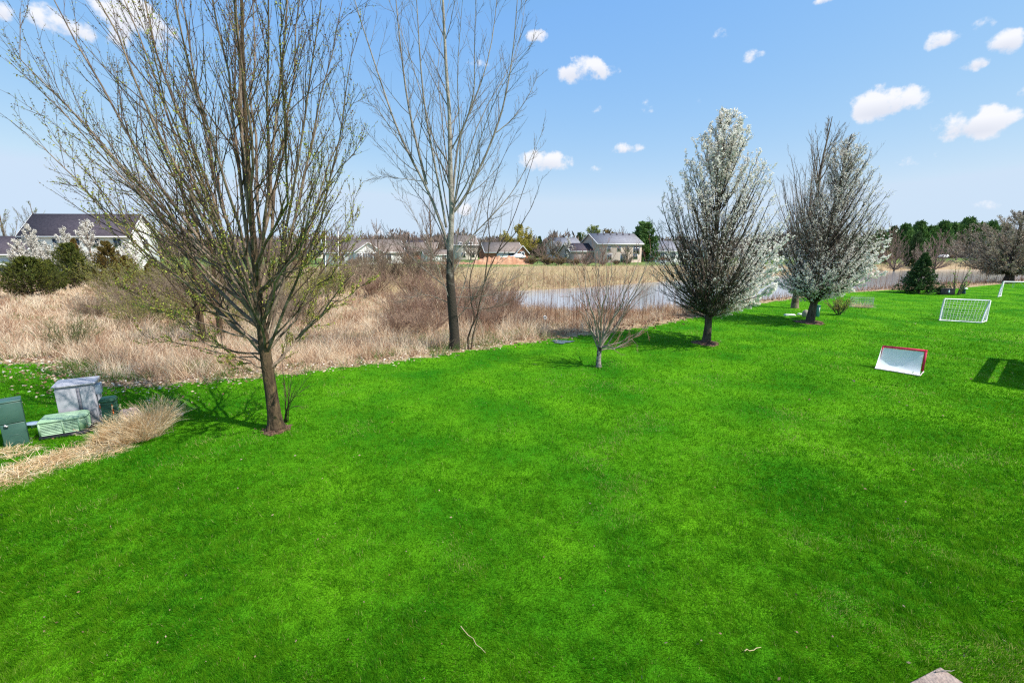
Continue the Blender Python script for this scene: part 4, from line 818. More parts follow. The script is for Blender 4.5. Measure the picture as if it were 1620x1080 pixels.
text('7A401', .045, m_white, (.07, -.031, .42), (R(90), 0, 0), pl_)
# 3 mint louvred box
b = P(66, 697); t = thing('louvred_transformer_box', 'low mint green louvred box on a black base in front of the grey cabinet', 'utility box', b, 'utility boxes', R(32))
Wb, Db, Hb, ch = .84, .50, .34, .10
def prism(g, x0, x1, y0, y1, z0, z1, ch, ins=0.0):
    lo = [(x0,y0),(x1-ch,y0),(x1,y0+ch),(x1,y1-ch),(x1-ch,y1),(x0,y1)]; n = len(lo)
    cx, cy = (x0+x1)/2, (y0+y1)/2; hi_ = [(cx+(x-cx)*(1-ins), cy+(y-cy)*(1-ins)) for x, y in lo]
    V = [(x, y, z0) for x, y in lo]+[(x, y, z1) for x, y in hi_]+[(cx, cy, z0), (cx, cy, z1)]
    g.add(V, [(i, (i+1) % n, n+(i+1) % n, n+i) for i in range(n)]); s = g.n-len(V); g.F[3].append(np.array([(s+2*n+1, s+n+i, s+n+(i+1) % n) for i in range(n)]+[(s+2*n, s+(i+1) % n, s+i) for i in range(n)]))
g = Geo(); prism(g, -.03, Wb+.05, -.04, Db+.04, 0, .085, ch); g.build('base', m_black, t)
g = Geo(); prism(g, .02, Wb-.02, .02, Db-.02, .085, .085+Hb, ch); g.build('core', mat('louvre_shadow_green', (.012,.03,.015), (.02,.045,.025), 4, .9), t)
g = Geo(); prism(g, -.03, Wb+.03, -.03, Db+.03, .09+Hb, .15+Hb, ch, .09); bev(g.build('lid', m_mint, t), .012)
for x0, x1 in ((.02, .40), (.43, Wb-.14)):
    g = Geo()
    for k_ in range(9):
        z = .11+k_*Hb/9; g.add([(x0,.004,z+.026),(x1,.004,z+.026),(x1,-.014,z),(x0,-.014,z),(x0,.02,z+.026),(x1,.02,z+.026)], [(0,1,2,3),(0,4,5,1)])
    g.build('louvre_panel', m_mint, t)
g = Geo()
for k_ in range(9):
    z = .11+k_*Hb/9; g.add([(Wb-.02,ch+.03,z+.026),(Wb-.02,Db-ch,z+.026),(Wb+.006,Db-ch,z),(Wb+.006,ch+.03,z)], [(0,1,2,3)])
g.build('louvre_panel', m_mint, t)
for c_, d_, r_ in (((.0,.005,.10+Hb/2), (.04,.03,Hb), 0), ((.415,.0,.10+Hb/2), (.03,.03,Hb), 0), ((Wb-.12,.0,.10+Hb/2), (.05,.03,Hb), 0), ((Wb-.055,.05,.10+Hb/2), (.145,.025,Hb), R(45)), ((Wb-.01,Db-.08,.10+Hb/2), (.03,.08,Hb), 0)):
    g = Geo(); g.box(c_, d_, r_); g.build('corner_post', m_mint, t)
# blue oval lid beside it
b = P(54, 676); t = thing('valve_cover', 'small pale blue oval lid on a stub behind the mint green box', 'valve cover', b)
g = Geo(); th = np.linspace(0, 2*math.pi, 25)[:-1]; n = 24; V = [(.19*math.cos(a), .13*math.sin(a), z) for z in (.10, .13) for a in th]+[(0,0,.10),(0,0,.14)]
g.add(V, [(i, (i+1) % n, n+(i+1) % n, n+i) for i in range(n)]); g.F[3].append(np.array([(49, 24+i, 24+(i+1) % n) for i in range(n)]+[(48, (i+1) % n, i) for i in range(n)])); g.build('lid', m_blue, t)
g = Geo(); g.tubes(np.array([(0,0,-.02),(0,0,.11)]), .06, 10); g.build('stub', m_steel, t)
# 4 bottle green pedestal
b = P(181, 683); t = thing('green_cable_pedestal', 'bottle green ribbed cable pedestal with orange tags beside the pink rock', 'utility pedestal', b, 'utility boxes', R(28))
lbox('body', m_gpaint2, t, (0,.0,.42), (.30,.26,.86), taper=.93, bw=.02)
g = Geo(); 
for k_ in range(8):
    z = .10+k_*.095; s_ = 1-.07*(z/.86); g.box((0,0,z), (.315*s_,.275*s_,.028))
bev(g.build('ribs', m_gpaint2, t), .008)
g = Geo(); g.box((0,0,.85), (.32,.28,.07)); g.box((0,0,.905), (.32,.28,.045), 0, .78); bev(g.build('cap', m_gpaint2, t), .02)
g = Geo(); g.box((-.14,-.145,.74), (.018,.01,.09)); g.box((.09,-.145,.73), (.018,.01,.06)); g.box((.09,-.142,.62), (.02,.01,.07)); g.box((.09,-.144,.54), (.02,.01,.07)); g.build('tag', m_orange, t)
g = Geo(); g.box((.02,-.02,.03), (.46,.40,.10)); bev(g.build('skirt', m_gpaint2, t), .03)
# rock
def rock(p, d, label, m, seed, name='rock'):
    r = np.random.default_rng(seed); me = Geo(); nu, nv = 16, 10; V = []
    for j in range(nv+1):
        for i in range(nu):
            a = 2*math.pi*i/nu; f_ = math.pi*j/nv; q = np.array([math.cos(a)*math.sin(f_), math.sin(a)*math.sin(f_), math.cos(f_)])
            k_ = 1+.18*math.sin(3*q[0]*2+seed)+.15*math.sin(4*q[1]+2*seed)+.1*math.sin(5*q[2]+q[0]*4); V.append(q*k_*np.array(d)/2)
    V = np.array(V)+[0, 0, d[2]*.3]
    me.add(V, [(j*nu+i, j*nu+(i+1) % nu, (j+1)*nu+(i+1) % nu, (j+1)*nu+i) for j in range(nv) for i in range(nu)]); o = me.build(name, m); o.location = tuple(p); tag(o, label, 'rock'); return o
m_pink = mat('pink_granite', (.36,.22,.20), (.55,.40,.37), 9, .9, 7, bump=1.0, bscale=14)
rock(P(207, 669), (.62,.5,.52), 'pink granite boulder between the green pedestal and the dry grass clump', m_pink, 2)
g = Geo(); a_ = P(232, 664, .03); c_ = P(290, 655, .03); dd_ = c_-a_; g.box((a_+c_)/2, (np.linalg.norm(dd_), .12, .06), math.atan2(dd_[1], dd_[0])); o = bev(g.build('grey_plank', mat('weathered_grey_board', (.30,.28,.27), (.42,.40,.39), 9, .9), None), .01); tag(o, 'weathered grey board lying on the lawn behind the dry grass clump', 'board')

# ---------------------------------------------------------------- goals
def net(g, corners, nu, nv, rad, sag=0.0, r=rng, keep=1.0):      # corners p00,p10,p11,p01
    p00, p10, p11, p01 = [np.array(c, float) for c in corners]
    def pt(u, v): q = p00*(1-u)*(1-v)+p10*u*(1-v)+p11*u*v+p01*(1-u)*v; q = q.copy(); s = math.sin(math.pi*u)*math.sin(math.pi*v)*sag; q[2] -= s; return q
    L_ = []
    for i in range(nu+1): L_.append([pt(i/nu, k_/8) for k_ in range(9)])
    for j in range(nv+1): L_.append([pt(k_/8, j/nv) for k_ in range(9)])
    L_ = np.array(L_); L_[:, 1:-1] += r.normal(0, .012, L_[:, 1:-1].shape)
    if keep < 1: L_ = L_[r.uniform(size=len(L_)) < keep]
    g.tubes(L_, rad, 3)
m_pvc = mat('white_pvc', (.74,.74,.76), (.8,.8,.8), 1, .4, spec=.5)
m_net = mat('white_net', (.72,.72,.70), (.8,.8,.78), 2, .8)
A0, A1 = np.array([27.25,28.6,0]), np.array([29.2,27.7,0]); B0, B1 = np.array([26.65,28.05,0]), np.array([28.35,27.15,0])
for_ = unit((B0+B1)/2-(A0+A1)/2)
t = thing('soccer_goal', 'small white pipe soccer goal with net seen from behind on the right lawn', 'soccer goal', (A0+A1)/2, 'white soccer goals'); b = (A0+A1)/2
Z = np.array([0,0,1.3]); T0, T1 = A0+Z, A1+Z; U0, U1 = T0+for_*.16, T1+for_*.16
def bar(name, p, q, r_, m, t, b): g = Geo(); g.tubes(np.array([p, (np.array(p)+q)/2, q]), r_, 8, cap=True); return g.build(name, m, t, b, smooth=True)
bar('crossbar', T0, T1, .04, m_pvc, t, b); bar('post', A0, T0, .045, m_pvc, t, b); bar('post', A1, T1, .045, m_pvc, t, b)
bar('stay', U0, B0+[.05,.05,.03], .04, m_pvc, t, b); bar('stay', U1, B1+[0,0,.03], .04, m_pvc, t, b); bar('back_bar', B0+[0,0,.03], B1+[0,0,.03], .035, m_pvc, t, b)
bar('side_bar', A0+[0,0,.03], B0+[0,0,.03], .035, m_pvc, t, b); bar('side_bar', A1+[0,0,.03], B1+[0,0,.03], .035, m_pvc, t, b)
g = Geo(); net(g, (B0, B1, U1, U0), 13, 10, .0075, .06); net(g, (A0, B0, U0, T0), 5, 9, .0075); net(g, (A1, B1, U1, T1), 5, 9, .0075); g.build('net', m_net, t, b)
A0 = np.array([44.9,41.8,0]); A1 = A0+[3.4,-1.0,0]; bk = np.array([-.55,-.35,0])*1.3; Z = np.array([0,0,1.35]); b = A0.copy()
t = thing('soccer_goal', 'farther white soccer goal with torn hanging net near the round brown tree', 'soccer goal', b, 'white soccer goals')
T0, T1 = A0+Z, A1+Z; B0, B1 = A0+bk, A1+bk
bar('crossbar', T0, T1, .05, m_pvc, t, b); bar('post', A0, T0, .06, m_pvc, t, b); bar('post', A1, T1, .06, m_pvc, t, b); bar('stay', T0+bk*.15, B0, .04, m_pvc, t, b); bar('stay', T1+bk*.15, B1, .04, m_pvc, t, b); bar('side_bar', A0+[0,0,.03], B0+[0,0,.03], .04, m_pvc, t, b)
g = Geo(); net(g, (A0, B0, T0+bk*.15, T0), 5, 8, .012); mdp = T0+(T1-T0)*.33; net(g, (mdp+[.7,-.2,-.8], mdp+[1.9,-.6,-.9], mdp+[1.6,-.5,0], mdp), 8, 6, .012, .3, keep=.7)
net(g, (T0+(T1-T0)*.2+[0,0,-.5], T0+(T1-T0)*.22+[0,0,-.5], T0+(T1-T0)*.24, T0+(T1-T0)*.2), 1, 2, .01); g.build('net', m_net, t, b)
# pop-up goal with red frame
A0, A1 = np.array([14.25,17.1,0]), np.array([15.28,16.3,0]); B0, B1 = np.array([13.80,16.72,0.02]), np.array([14.62,15.72,.02]); Z = np.array([0,0,.84]); b = (A0+A1)/2
t = thing('popup_goal', 'small pop-up goal with red frame and white netting lying open on the lawn', 'pop-up goal', b)
m_red = mat('red_fabric', (.70,.03,.09), (.80,.05,.13), 3, .7)
m_mesh = bpy.data.materials.new('white_fine_mesh'); m_mesh.use_nodes = True; nn_ = m_mesh.node_tree.nodes; ll_ = m_mesh.node_tree.links; pb = nn_['Principled BSDF']; pb.inputs['Base Color'].default_value = (.80,.82,.83,1); pb.inputs['Roughness'].default_value = .9
tb = nn_.new('ShaderNodeBsdfTransparent'); ms = nn_.new('ShaderNodeMixShader'); wv = nn_.new('ShaderNodeTexNoise'); wv.inputs['Scale'].default_value = 2.0; mr_ = nn_.new('ShaderNodeMapRange'); mr_.inputs['To Min'].default_value = .05; mr_.inputs['To Max'].default_value = .25
ll_.new(wv.outputs[0], mr_.inputs[0]); ll_.new(mr_.outputs[0], ms.inputs[0]); ll_.new(pb.outputs[0], ms.inputs[1]); ll_.new(tb.outputs[0], ms.inputs[2]); ll_.new(ms.outputs[0], nn_['Material Output'].inputs[0])
hvv = unit(A1-A0)
def sheet(g, c, nu=14, nv=12, sag=.12, curve=None):
    p00, p10, p11, p01 = [np.array(x, float) for x in c]; V = []
    for j in range(nv+1):
        for i in range(nu+1):
            u, v = i/nu, j/nv; q = p00*(1-u)*(1-v)+p10*u*(1-v)+p11*u*v+p01*(1-u)*v; s = math.sin(math.pi*v)*sag*(.6+.4*math.sin(math.pi*u))
            q = q+np.array([ .25*s, .3*s, -s])+rng.normal(0, .004, 3); q[2] = max(q[2], .03); V.append(q)
    g.add(V, [(j*(nu+1)+i, j*(nu+1)+i+1, (j+1)*(nu+1)+i+1, (j+1)*(nu+1)+i) for j in range(nv) for i in range(nu)])
g = Geo(); sheet(g, (B0, B1, A1+Z-[0,0,.09]-hvv*.09, A0+Z-[0,0,.09]+hvv*.04), sag=.34); g.build('net', m_mesh, t, b, smooth=True)
g = Geo(); g.add([A0, B0, A0+Z], [(0,1,2)]); g.build('side_net', m_mesh, t, b)
def band(name, p, q, w, up):
    g = Geo(); p = np.array(p); q = np.array(q); n = unit(np.cross(q-p, up))*.012; up = np.array(up)*w
    V = [p-n, q-n, q-n-up, p-n-up, p+n, q+n, q+n-up, p+n-up]; g.add(V, [(0,1,2,3),(7,6,5,4),(0,4,5,1),(3,2,6,7),(0,3,7,4),(1,5,6,2)]); return g.build(name, m_red, t, b)
band('top_band', A0+Z, A1+Z, .08, (0,0,1)); hv = unit(A1-A0); band('side_band', A1+Z, A1+[0,0,.02], .08, hv); band('side_band', A0+Z, A0+[0,0,.02], .05, -hv)
g = Geo(); g.tubes(np.array([B0, (B0+B1)/2+[0,0,.01], B1]), .022, 6); g.tubes(np.array([A0+[0,0,.02], (A0+B0)/2, B0]), .02, 6); g.tubes(np.array([A1+[0,0,.02], (A1+B1)/2, B1]), .02, 6); g.build('hem', mat('pinkish_hem', (.66,.5,.52), (.75,.62,.64), 4, .8), t, b)

# ---------------------------------------------------------------- small things on the far right lawn
b = P(1495, 466); t = thing('black_storage_box', 'black box with a pale emblem lying on the grass beside the spruce', 'box', b, rz=R(-4))
lbox('body', m_black, t, (0,0,.27), (1.25,.5,.54), bw=.03); g = Geo(); g.box((.1,-.253,.30), (.14,.006,.20)); g.box((.1,-.255,.42), (.07,.006,.07)); g.build('emblem', mat('pale_blue_mark', (.5,.65,.75), (.6,.72,.8), 3, .7), t)
lbox('lid', m_black, t, (0,0,.56), (1.29,.54,.04), bw=.01)
def lathe(g, prof, n=14, c=(0,0,0)):
    V = [(r_*math.cos(2*math.pi*i/n)+c[0], r_*math.sin(2*math.pi*i/n)+c[1], z+c[2]) for r_, z in prof for i in range(n)]
    g.add(V, [(j*n+i, j*n+(i+1) % n, (j+1)*n+(i+1) % n, (j+1)*n+i) for j in range(len(prof)-1) for i in range(n)])
b = P(1524, 465); t = thing('garden_ornament', 'small garden ornament with white domed top and dark blue body by the crooked shrub', 'garden ornament', b)  # statue-like ornament, white above and dark below, holds no lamp
g = Geo(); lathe(g, [(0,0),(.14,0),(.15,.1),(.11,.3),(.14,.42),(.10,.46)]); g.build('body', mat('navy_glaze', (.02,.03,.08), (.04,.06,.14), 5, .4), t, smooth=True)
g = Geo(); lathe(g, [(.10,.44),(.26,.47),(.24,.55),(.13,.64),(.02,.68),(0,.68)]); g.build('top', m_white, t, smooth=True)
b = P(1292, 501); t = thing('green_marker_post', 'short blue-green utility marker post with white lettering band behind the farther pear trunk', 'marker post', b)
lbox('post', mat('teal_paint', (.02,.12,.11), (.03,.16,.14), 3, .5), t, (0,0,.36), (.22,.2,.72), bw=.02); g = Geo(); g.box((.05,-.103,.45), (.05,.006,.36)); g.build('label_strip', m_white, t); lbox('cap', MATS['teal_paint'], t, (0,0,.74), (.25,.23,.05), bw=.015)
b = P(1274, 501); t = thing('canvas_bag', 'grey-tan slumped bag leaning left of the farther pear trunk', 'bag', b); g = Geo(); lathe(g, [(0,0),(.17,0),(.22,.1),(.2,.3),(.13,.42),(.05,.46),(0,.46)], 12); g.build('sack', mat('grey_canvas', (.3,.28,.22), (.4,.37,.3), 4, .9), t, smooth=True)
for x, y, s_, lb in [(1249,499,.5,'flat white stepping stone left of the farther pear'),(1267,498,.36,'small white stone against the grey-tan bag')]:
    rock(P(x, y), (s_*1.6, s_*.8, .14), lb, m_white, x, 'white_stone')
# wire plant cage
b = P(1362, 486); t = thing('wire_plant_cage', 'low wire netting cage round dry stalks right of the budding bush', 'plant cage', b)
g = Geo(); n = 28; th = np.linspace(0, 2*math.pi, n+1); 
for z in np.arange(.05, .8, .12): g.tubes(np.array([(.8*math.cos(a), .5*math.sin(a), z) for a in th]), .008, 3)
for a in th[:-1]: g.tubes(np.array([(.8*math.cos(a), .5*math.sin(a), 0), (.8*math.cos(a), .5*math.sin(a), .75)]), .008, 3)
g.build('netting', mat('grey_wire', (.3,.32,.34), (.42,.44,.46), 3, .5, metal=.3), t)
g = Geo(); tussock(g, (0,0,0), 260, .6, .5, lean=.5, w=.02); g.build('stalks', m_straw, t, attr=True)
# birdhouse in reeds
b = onz(P(862, 523, -.3)); t = thing('birdhouse', 'small white birdhouse on a thin post among the reeds', 'birdhouse', b)
g = Geo(); g.tubes(np.array([(0,0,-.05),(0,0,.55)]), .018, 6); g.build('post', m_twig1, t); lbox('body', m_white, t, (0,0,.62), (.15,.13,.14), bw=.004)
g = Geo(); g.add([(-.1,-.1,.69),(.1,-.1,.69),(0,-.1,.77),(-.1,.1,.69),(.1,.1,.69),(0,.1,.77)], [(0,2,5,3),(1,4,5,2)]); g.build('roof', m_white, t)
# paving slab and stick, bottom right
a = P(1486, 1060); L1 = P(1425, 1092); L2 = P(1530, 1085); u1 = unit(L1-a); u2 = np.array([-u1[1], u1[0], 0]); u2 = -u2 if (L2-a) @ u2 < 0 else u2
g = Geo(); c_ = [a, a+u1*.6, a+u1*.6+u2*.5, a+u2*.5]; V = [q+[0,0,z] for z in (-.02, .055) for q in c_]; g.add(V, [(0,3,2,1),(4,5,6,7),(0,1,5,4),(1,2,6,5),(2,3,7,6),(3,0,4,7)])
o = bev(g.build('paving_stone', mat('brown_flagstone', (.30,.22,.18), (.42,.33,.28), 5, .9, 7, bump=.6, bscale=20), None), .012); tag(o, 'brown flagstone corner in the grass at the bottom of the yard', 'paving stone')
def stick(p, q, r_, label, m): g = Geo(); p = np.array(p); q = np.array(q); K = 7; w = np.array([p+(q-p)*i/(K-1) for i in range(K)]); w[1:-1] += rng.normal(0, .008, (K-2, 3)); g.tubes(w, np.linspace(r_, r_*.5, K), 5); tag(g.build('stick', m, None), label, 'stick')
stick(P(1480,1062,.07), P(1510,1059,.07), .006, 'thin twig lying on the flagstone corner', m_silver)
stick(P(1178,1029,.04), P(1204,1023,.04), .006, 'short pale twig lying in the near grass', mat('pale_twig', (.5,.38,.2), (.6,.48,.28), 5, .9))
stick(P(729,990,.04), P(768,1032,.04), .006, 'long straw-coloured twig lying in the grass near the bottom centre', MATS['pale_twig'])

# ---------------------------------------------------------------- houses
m_glass = mat('window_glass', (.03,.04,.05), (.06,.07,.09), 1, .1, spec=.8)
def wallmat(n_, c): return mat(n_, c, tuple(x*.9 for x in c), .8, .8, 3)
m_wwhite = wallmat('white_siding', (.84,.83,.80)); m_wtan = wallmat('tan_siding', (.44,.35,.32)); m_wbrick = mat('red_brick', (.32,.12,.07), (.42,.18,.11), 3, .9); m_wcream = wallmat('cream_siding', (.66,.60,.50)); m_wlight = wallmat('pale_siding', (.62,.62,.62)); m_stone = mat('tan_brick', (.52,.42,.35), (.62,.50,.42), 4, .9)
m_rdark = mat('dark_purple_shingle', (.055,.045,.06), (.09,.075,.09), 3, .9, 6); m_rgrey = mat('grey_shingle', (.20,.20,.23), (.27,.27,.30), 2, .9, 6); m_rbrown = mat('brown_shingle', (.19,.15,.13), (.27,.22,.19), 2, .9, 6)
def block(t, x0, x1, y0, y1, he, hr, ridge, wm, rm, ov=.4, z0=-.3, gm=None):
    """walls and gabled roof of one wing; ridge along 'x' or 'y'"""
    g = Geo(); V = [(x0,y0,z0),(x1,y0,z0),(x1,y1,z0),(x0,y1,z0),(x0,y0,he),(x1,y0,he),(x1,y1,he),(x0,y1,he)]
    g.add(V, [(0,1,5,4),(1,2,6,5),(2,3,7,6),(3,0,4,7)]); s = g.n
    if ridge == 'x':
        ym = (y0+y1)/2; g.add([(x0,y0,he),(x0,y1,he),(x0,ym,hr),(x1,y0,he),(x1,y1,he),(x1,ym,hr)], [(0,1,2),(3,5,4)])
    else:
        xm = (x0+x1)/2; g.add([(x0,y0,he),(x1,y0,he),(xm,y0,hr),(x0,y1,he),(x1,y1,he),(xm,y1,hr)], [(0,1,2),(3,5,4)])
    w = g.build('wall', wm, t)
    g = Geo(); th_ = .18
    if ridge == 'x': hw = (y1-y0)/2; sl = (hr-he)/hw; A = [(x0-ov,y0-ov,he-sl*ov),(x1+ov,y0-ov,he-sl*ov),(x1+ov,ym,hr),(x0-ov,ym,hr)]; B = [(x0-ov,y1+ov,he-sl*ov),(x1+ov,y1+ov,he-sl*ov)]
    else: hw = (x1-x0)/2; sl = (hr-he)/hw; A = [(x0-ov,y0-ov,he-sl*ov),(x0-ov,y1+ov,he-sl*ov),(xm,y1+ov,hr),(xm,y0-ov,hr)]; B = [(x1+ov,y0-ov,he-sl*ov),(x1+ov,y1+ov,he-sl*ov)]
    A = [np.array(q)+[0,0,.02] for q in A]; B = [np.array(q)+[0,0,.02] for q in B]
    for quad in ((A[0], A[1], A[2], A[3]), (B[0], B[1], A[2] if ridge == 'x' else A[2], A[3])):
        q = [np.array(v) for v in quad]
        if ridge == 'y' and quad[0] is B[0]: q = [B[0], B[1], A[2], A[3]]
        V = q+[v+[0,0,th_] for v in q]; g.add(V, [(0,3,2,1),(4,5,6,7),(0,1,5,4),(1,2,6,5),(2,3,7,6),(3,0,4,7)])
    r_ = g.build('roof', rm, t)
    g = Geo()                                      # white fascia / rakes
    z_ = he-sl*ov
    if ridge == 'x':
        g.box(((x0+x1)/2, y0-ov-.03, z_+.08), (x1-x0+2*ov, .05, .24))
        for xx in (x0-ov-.03, x1+ov+.03):
            for yy in (y0-ov, y1+ov): g.tubes(np.array([(xx, yy, z_+.06), (xx, ym, hr+.06)]), .13, 4)
    else:
        for yy in (y0-ov-.03,):
            for xx in (x0-ov, x1+ov): g.tubes(np.array([(xx, yy, z_+.06), (xm, yy, hr+.06)]), .13, 4)
    g.build('trim', m_white, r_)
    return w
def win(t, x, y, z, w, h, side='f', name='window', door=False):
    g = Geo(); p = Geo()
    if side == 'f': g.box((x, y-.03, z), (w+.24, .10, h+.24)); p.box((x-w/4-.02, y-.09, z), (w/2-.04, .04, h)); p.box((x+w/4+.02, y-.09, z), (w/2-.04, .04, h))
    else:
        s = 1 if side == 'r' else -1; g.box((x+s*.03, y, z), (.10, w+.24, h+.24)); p.box((x+s*.09, y-w/4-.02, z), (.04, w/2-.04, h)); p.box((x+s*.09, y+w/4+.02, z), (.04, w/2-.04, h))
    f_ = g.build(name, m_white, t); p.build('pane', m_glass, f_)
def garage(t, x, y, w, h):
    g = Geo(); g.box((x, y-.04, h/2), (w, .06, h)); 
    for k_ in range(3): g.box((x, y-.075, .35+k_*h/4+.2), (w-.3, .02, h/4-.12))
    g.build('garage_door', m_white, t)
def house_at(px, py, Y=None): return onz(P(px, py)) if Y is None else np.array([PY(px, 400, Y)[0], Y, 0.0])
# H1 left
Y1 = 88.0; lft = PY(37, 372, Y1); rgt = PY(200, 373, Y1); W1 = rgt[0]-lft[0]; b = np.array([(lft[0]+rgt[0])/2, Y1, 0])
he = PY(37, 371, Y1)[2]; hr = PY(47, 340, Y1+3.7)[2]
t = thing('white_house', 'two-storey white house with a long dark purple roof at the far left', 'house', b, rz=R(3)); h2 = W1/2
block(t, -h2, h2, 0, 7.4, he, hr, 'x', m_wwhite, m_rdark, .5)
for x in (-7.5, -3.5, 0, 3.5, 7.5): win(t, x, 0, 5.0, 1.3, 1.5)
for x in (-6, 4, 7): win(t, x, 0, 1.7, 1.5, 1.5)
win(t, 0, 0, 1.3, 1.8, 2.4, name='patio_door'); win(t, h2, 4, 5.0, 1.2, 1.5, 'r')
Y1 = 84.0; lft = PY(-95, 400, Y1); rgt = PY(30, 400, Y1); b = np.array([(lft[0]+rgt[0])/2, Y1, 0]); h2 = (rgt[0]-lft[0])/2; he = PY(10, 401, Y1)[2]; hr = PY(10, 375, Y1+4.5)[2]
t = thing('garage_house', 'low white garage with dark roof in front of the far-left house', 'house', b, rz=R(2)); block(t, -h2, h2, 0, 9, he, hr, 'x', m_wwhite, m_rdark, .5); garage(t, h2-4.5, 0, 4.8, 2.2); win(t, h2-1.2, 0, 1.6, .9, 1.1)
# H2 white gabled ranch
Y2 = 112.0
def X(px, Y): return PY(px, 400, Y)[0]
def Zp(py, Y): return PY(810, py, Y)[2]
b = np.array([X(582, Y2), Y2, 0]); t = thing('white_house', 'single-storey white gabled ranch house with three dark windows beyond the meadow', 'house', b, rz=R(26))
gx0, gx1 = X(563, Y2)-b[0], X(603, Y2)-b[0]; block(t, gx0, gx1, 0, 8, Zp(398, Y2), Zp(384, Y2), 'y', m_wwhite, m_rbrown, .3)
block(t, X(522, Y2)-b[0], X(645, Y2)-b[0], 4, 14, Zp(399, Y2), Zp(380, Y2+9), 'x', m_wwhite, m_rbrown, .4)
for px_ in (569, 577.5, 585.5, 594): win(t, X(px_, Y2)-b[0], 0, 1.75, 1.05, 1.9)
for px_ in (535, 545, 612, 620): win(t, X(px_, Y2)-b[0], 4, 1.7, 1.0, 1.3)
# H3 brick gable beyond
Y3 = 150.0; b = np.array([X(627, Y3), Y3, 0]); t = thing('brick_house', 'brick house with a white pediment peeking behind the ranch house', 'house', b)
block(t, -2.8, 3.2, 0, 9, Zp(396, Y3), Zp(386, Y3), 'y', m_wbrick, m_rdark, .4); block(t, -12, 12, 3, 12, Zp(397, Y3), Zp(384, Y3+8), 'x', m_wbrick, m_rbrown, .4); win(t, 0, 0, 2.0, 1.3, 1.6)
# H4 low white shed
Y4 = 135.0; b = np.array([X(691, Y4), Y4, 0]); t = thing('white_shed', 'low long white outbuilding behind the silver tree trunk', 'outbuilding', b, rz=R(20))
block(t, X(672, Y4)-b[0], X(712, Y4)-b[0], 0, 7, Zp(403, Y4), Zp(396, Y4+3), 'x', m_wwhite, m_rbrown, .3); garage(t, -1.5, 0, 2.6, 1.8); win(t, 2.2, 0, 1.2, .9, .9)
# H5 pale two storey centre
Y5 = 150.0; b = np.array([X(738, Y5), Y5, 0]); t = thing('pale_house', 'pale two-storey house with brown roof right behind the silver tree', 'house', b, rz=R(18))
block(t, X(720, Y5)-b[0], X(756, Y5)-b[0], 0, 9, Zp(387, Y5), Zp(373, Y5+4), 'x', m_wcream, m_rbrown, .4); win(t, -2, 0, 4.8, 1.1, 1.4); win(t, 1.5, 0, 4.8, 1.1, 1.4); win(t, -1, 0, 1.6, 1.2, 1.4); win(t, 2, 0, 1.6, 1.2, 1.4)
# H6 brick ranch
Y6 = 138.0; b = np.array([X(803, Y6), Y6, 0]); t = thing('brick_house', 'red brick ranch house with white garage door beside the dirt mound', 'house', b, rz=R(14))
block(t, X(770, Y6)-b[0], X(830, Y6)-b[0], 2, 13, Zp(399, Y6), Zp(384, Y6+7), 'x', m_wbrick, m_rbrown, .4)
block(t, X(818, Y6)-b[0], X(837, Y6)-b[0], 0, 9, Zp(400, Y6), Zp(389, Y6), 'y', m_wbrick, m_rbrown, .3); garage(t, X(797, Y6)-b[0], 2, 3.4, 2.2); win(t, X(827, Y6)-b[0], 0, 1.9, 1.3, 1.6); win(t, X(811, Y6)-b[0], 2, 1.4, 1.6, 2.0, name='porch_door')
# H7 white
Y7 = 145.0; b = np.array([X(900, Y7), Y7, 0]); t = thing('white_house', 'white two-storey house with grey roof left of the tan house', 'house', b, rz=R(18))
block(t, -3.8, 4.2, 0, 9, Zp(389, Y7), Zp(377, Y7+4), 'x', m_wwhite, m_rgrey, .4); block(t, -3.4, 1.2, -2.5, 3, Zp(393, Y7), Zp(383, Y7), 'y', m_wwhite, m_rgrey, .3); win(t, -1, -2.5, 1.7, 1.2, 1.4); win(t, 2.7, 0, 4.4, 1.0, 1.3); win(t, 2.7, 0, 1.6, 1.0, 1.3)
# H8 tan two storey
Y8 = 122.0; b = np.array([X(946.5, Y8), Y8, 0]); t = thing('tan_house', 'big tan two-storey house with grey roof and vents across the pond', 'house', b, rz=R(20))
he, hr = Zp(385.5, Y8), Zp(370, Y8+4.5); block(t, 0, 13.5, 0, 9.5, he, hr, 'x', m_stone, m_rgrey, .4)
for x in (3.2, 6.3, 9.0): win(t, x, 0, he-1.3, .95, 1.2)
win(t, 11.8, 0, he-1.7, 1.9, 1.9); win(t, 7.7, 0, 1.15, 1.5, 2.2, name='patio_door'); win(t, 3.5, 0, 1.7, 1.2, 1.4); win(t, 0, 4.7, he-1.2, .9, 1.2, 'l'); win(t, 11.5, 0, 1.7, 1.2, 1.4)
g = Geo()
for x in (2, 4, 6, 8, 10, 12): g.box((x, 4.1, hr-.1), (.35,.35,.4))
g.build('roof_vent', m_rdark, t)
block(t, -7.0, -.01, 2.2, 8.6, 3.1, 5.0, 'x', m_wtan, m_rdark, .3); 
# H9 white behind pear
Y9 = 132.0; b = np.array([X(1058, Y9), Y9, 0]); t = thing('white_house', 'white house with pale grey roof half hidden behind the nearer pear', 'house', b, rz=R(16))
block(t, X(1032, Y9)-b[0], X(1090, Y9)-b[0], 0, 10, Zp(397, Y9), Zp(382, Y9+5), 'x', m_wwhite, m_rgrey, .4); win(t, -2, 0, 1.7, 1.2, 1.4); win(t, 1.5, 0, 1.7, 1.2, 1.4); win(t, 4, 0, 1.6, 1.6, 2.0, name='patio_door')
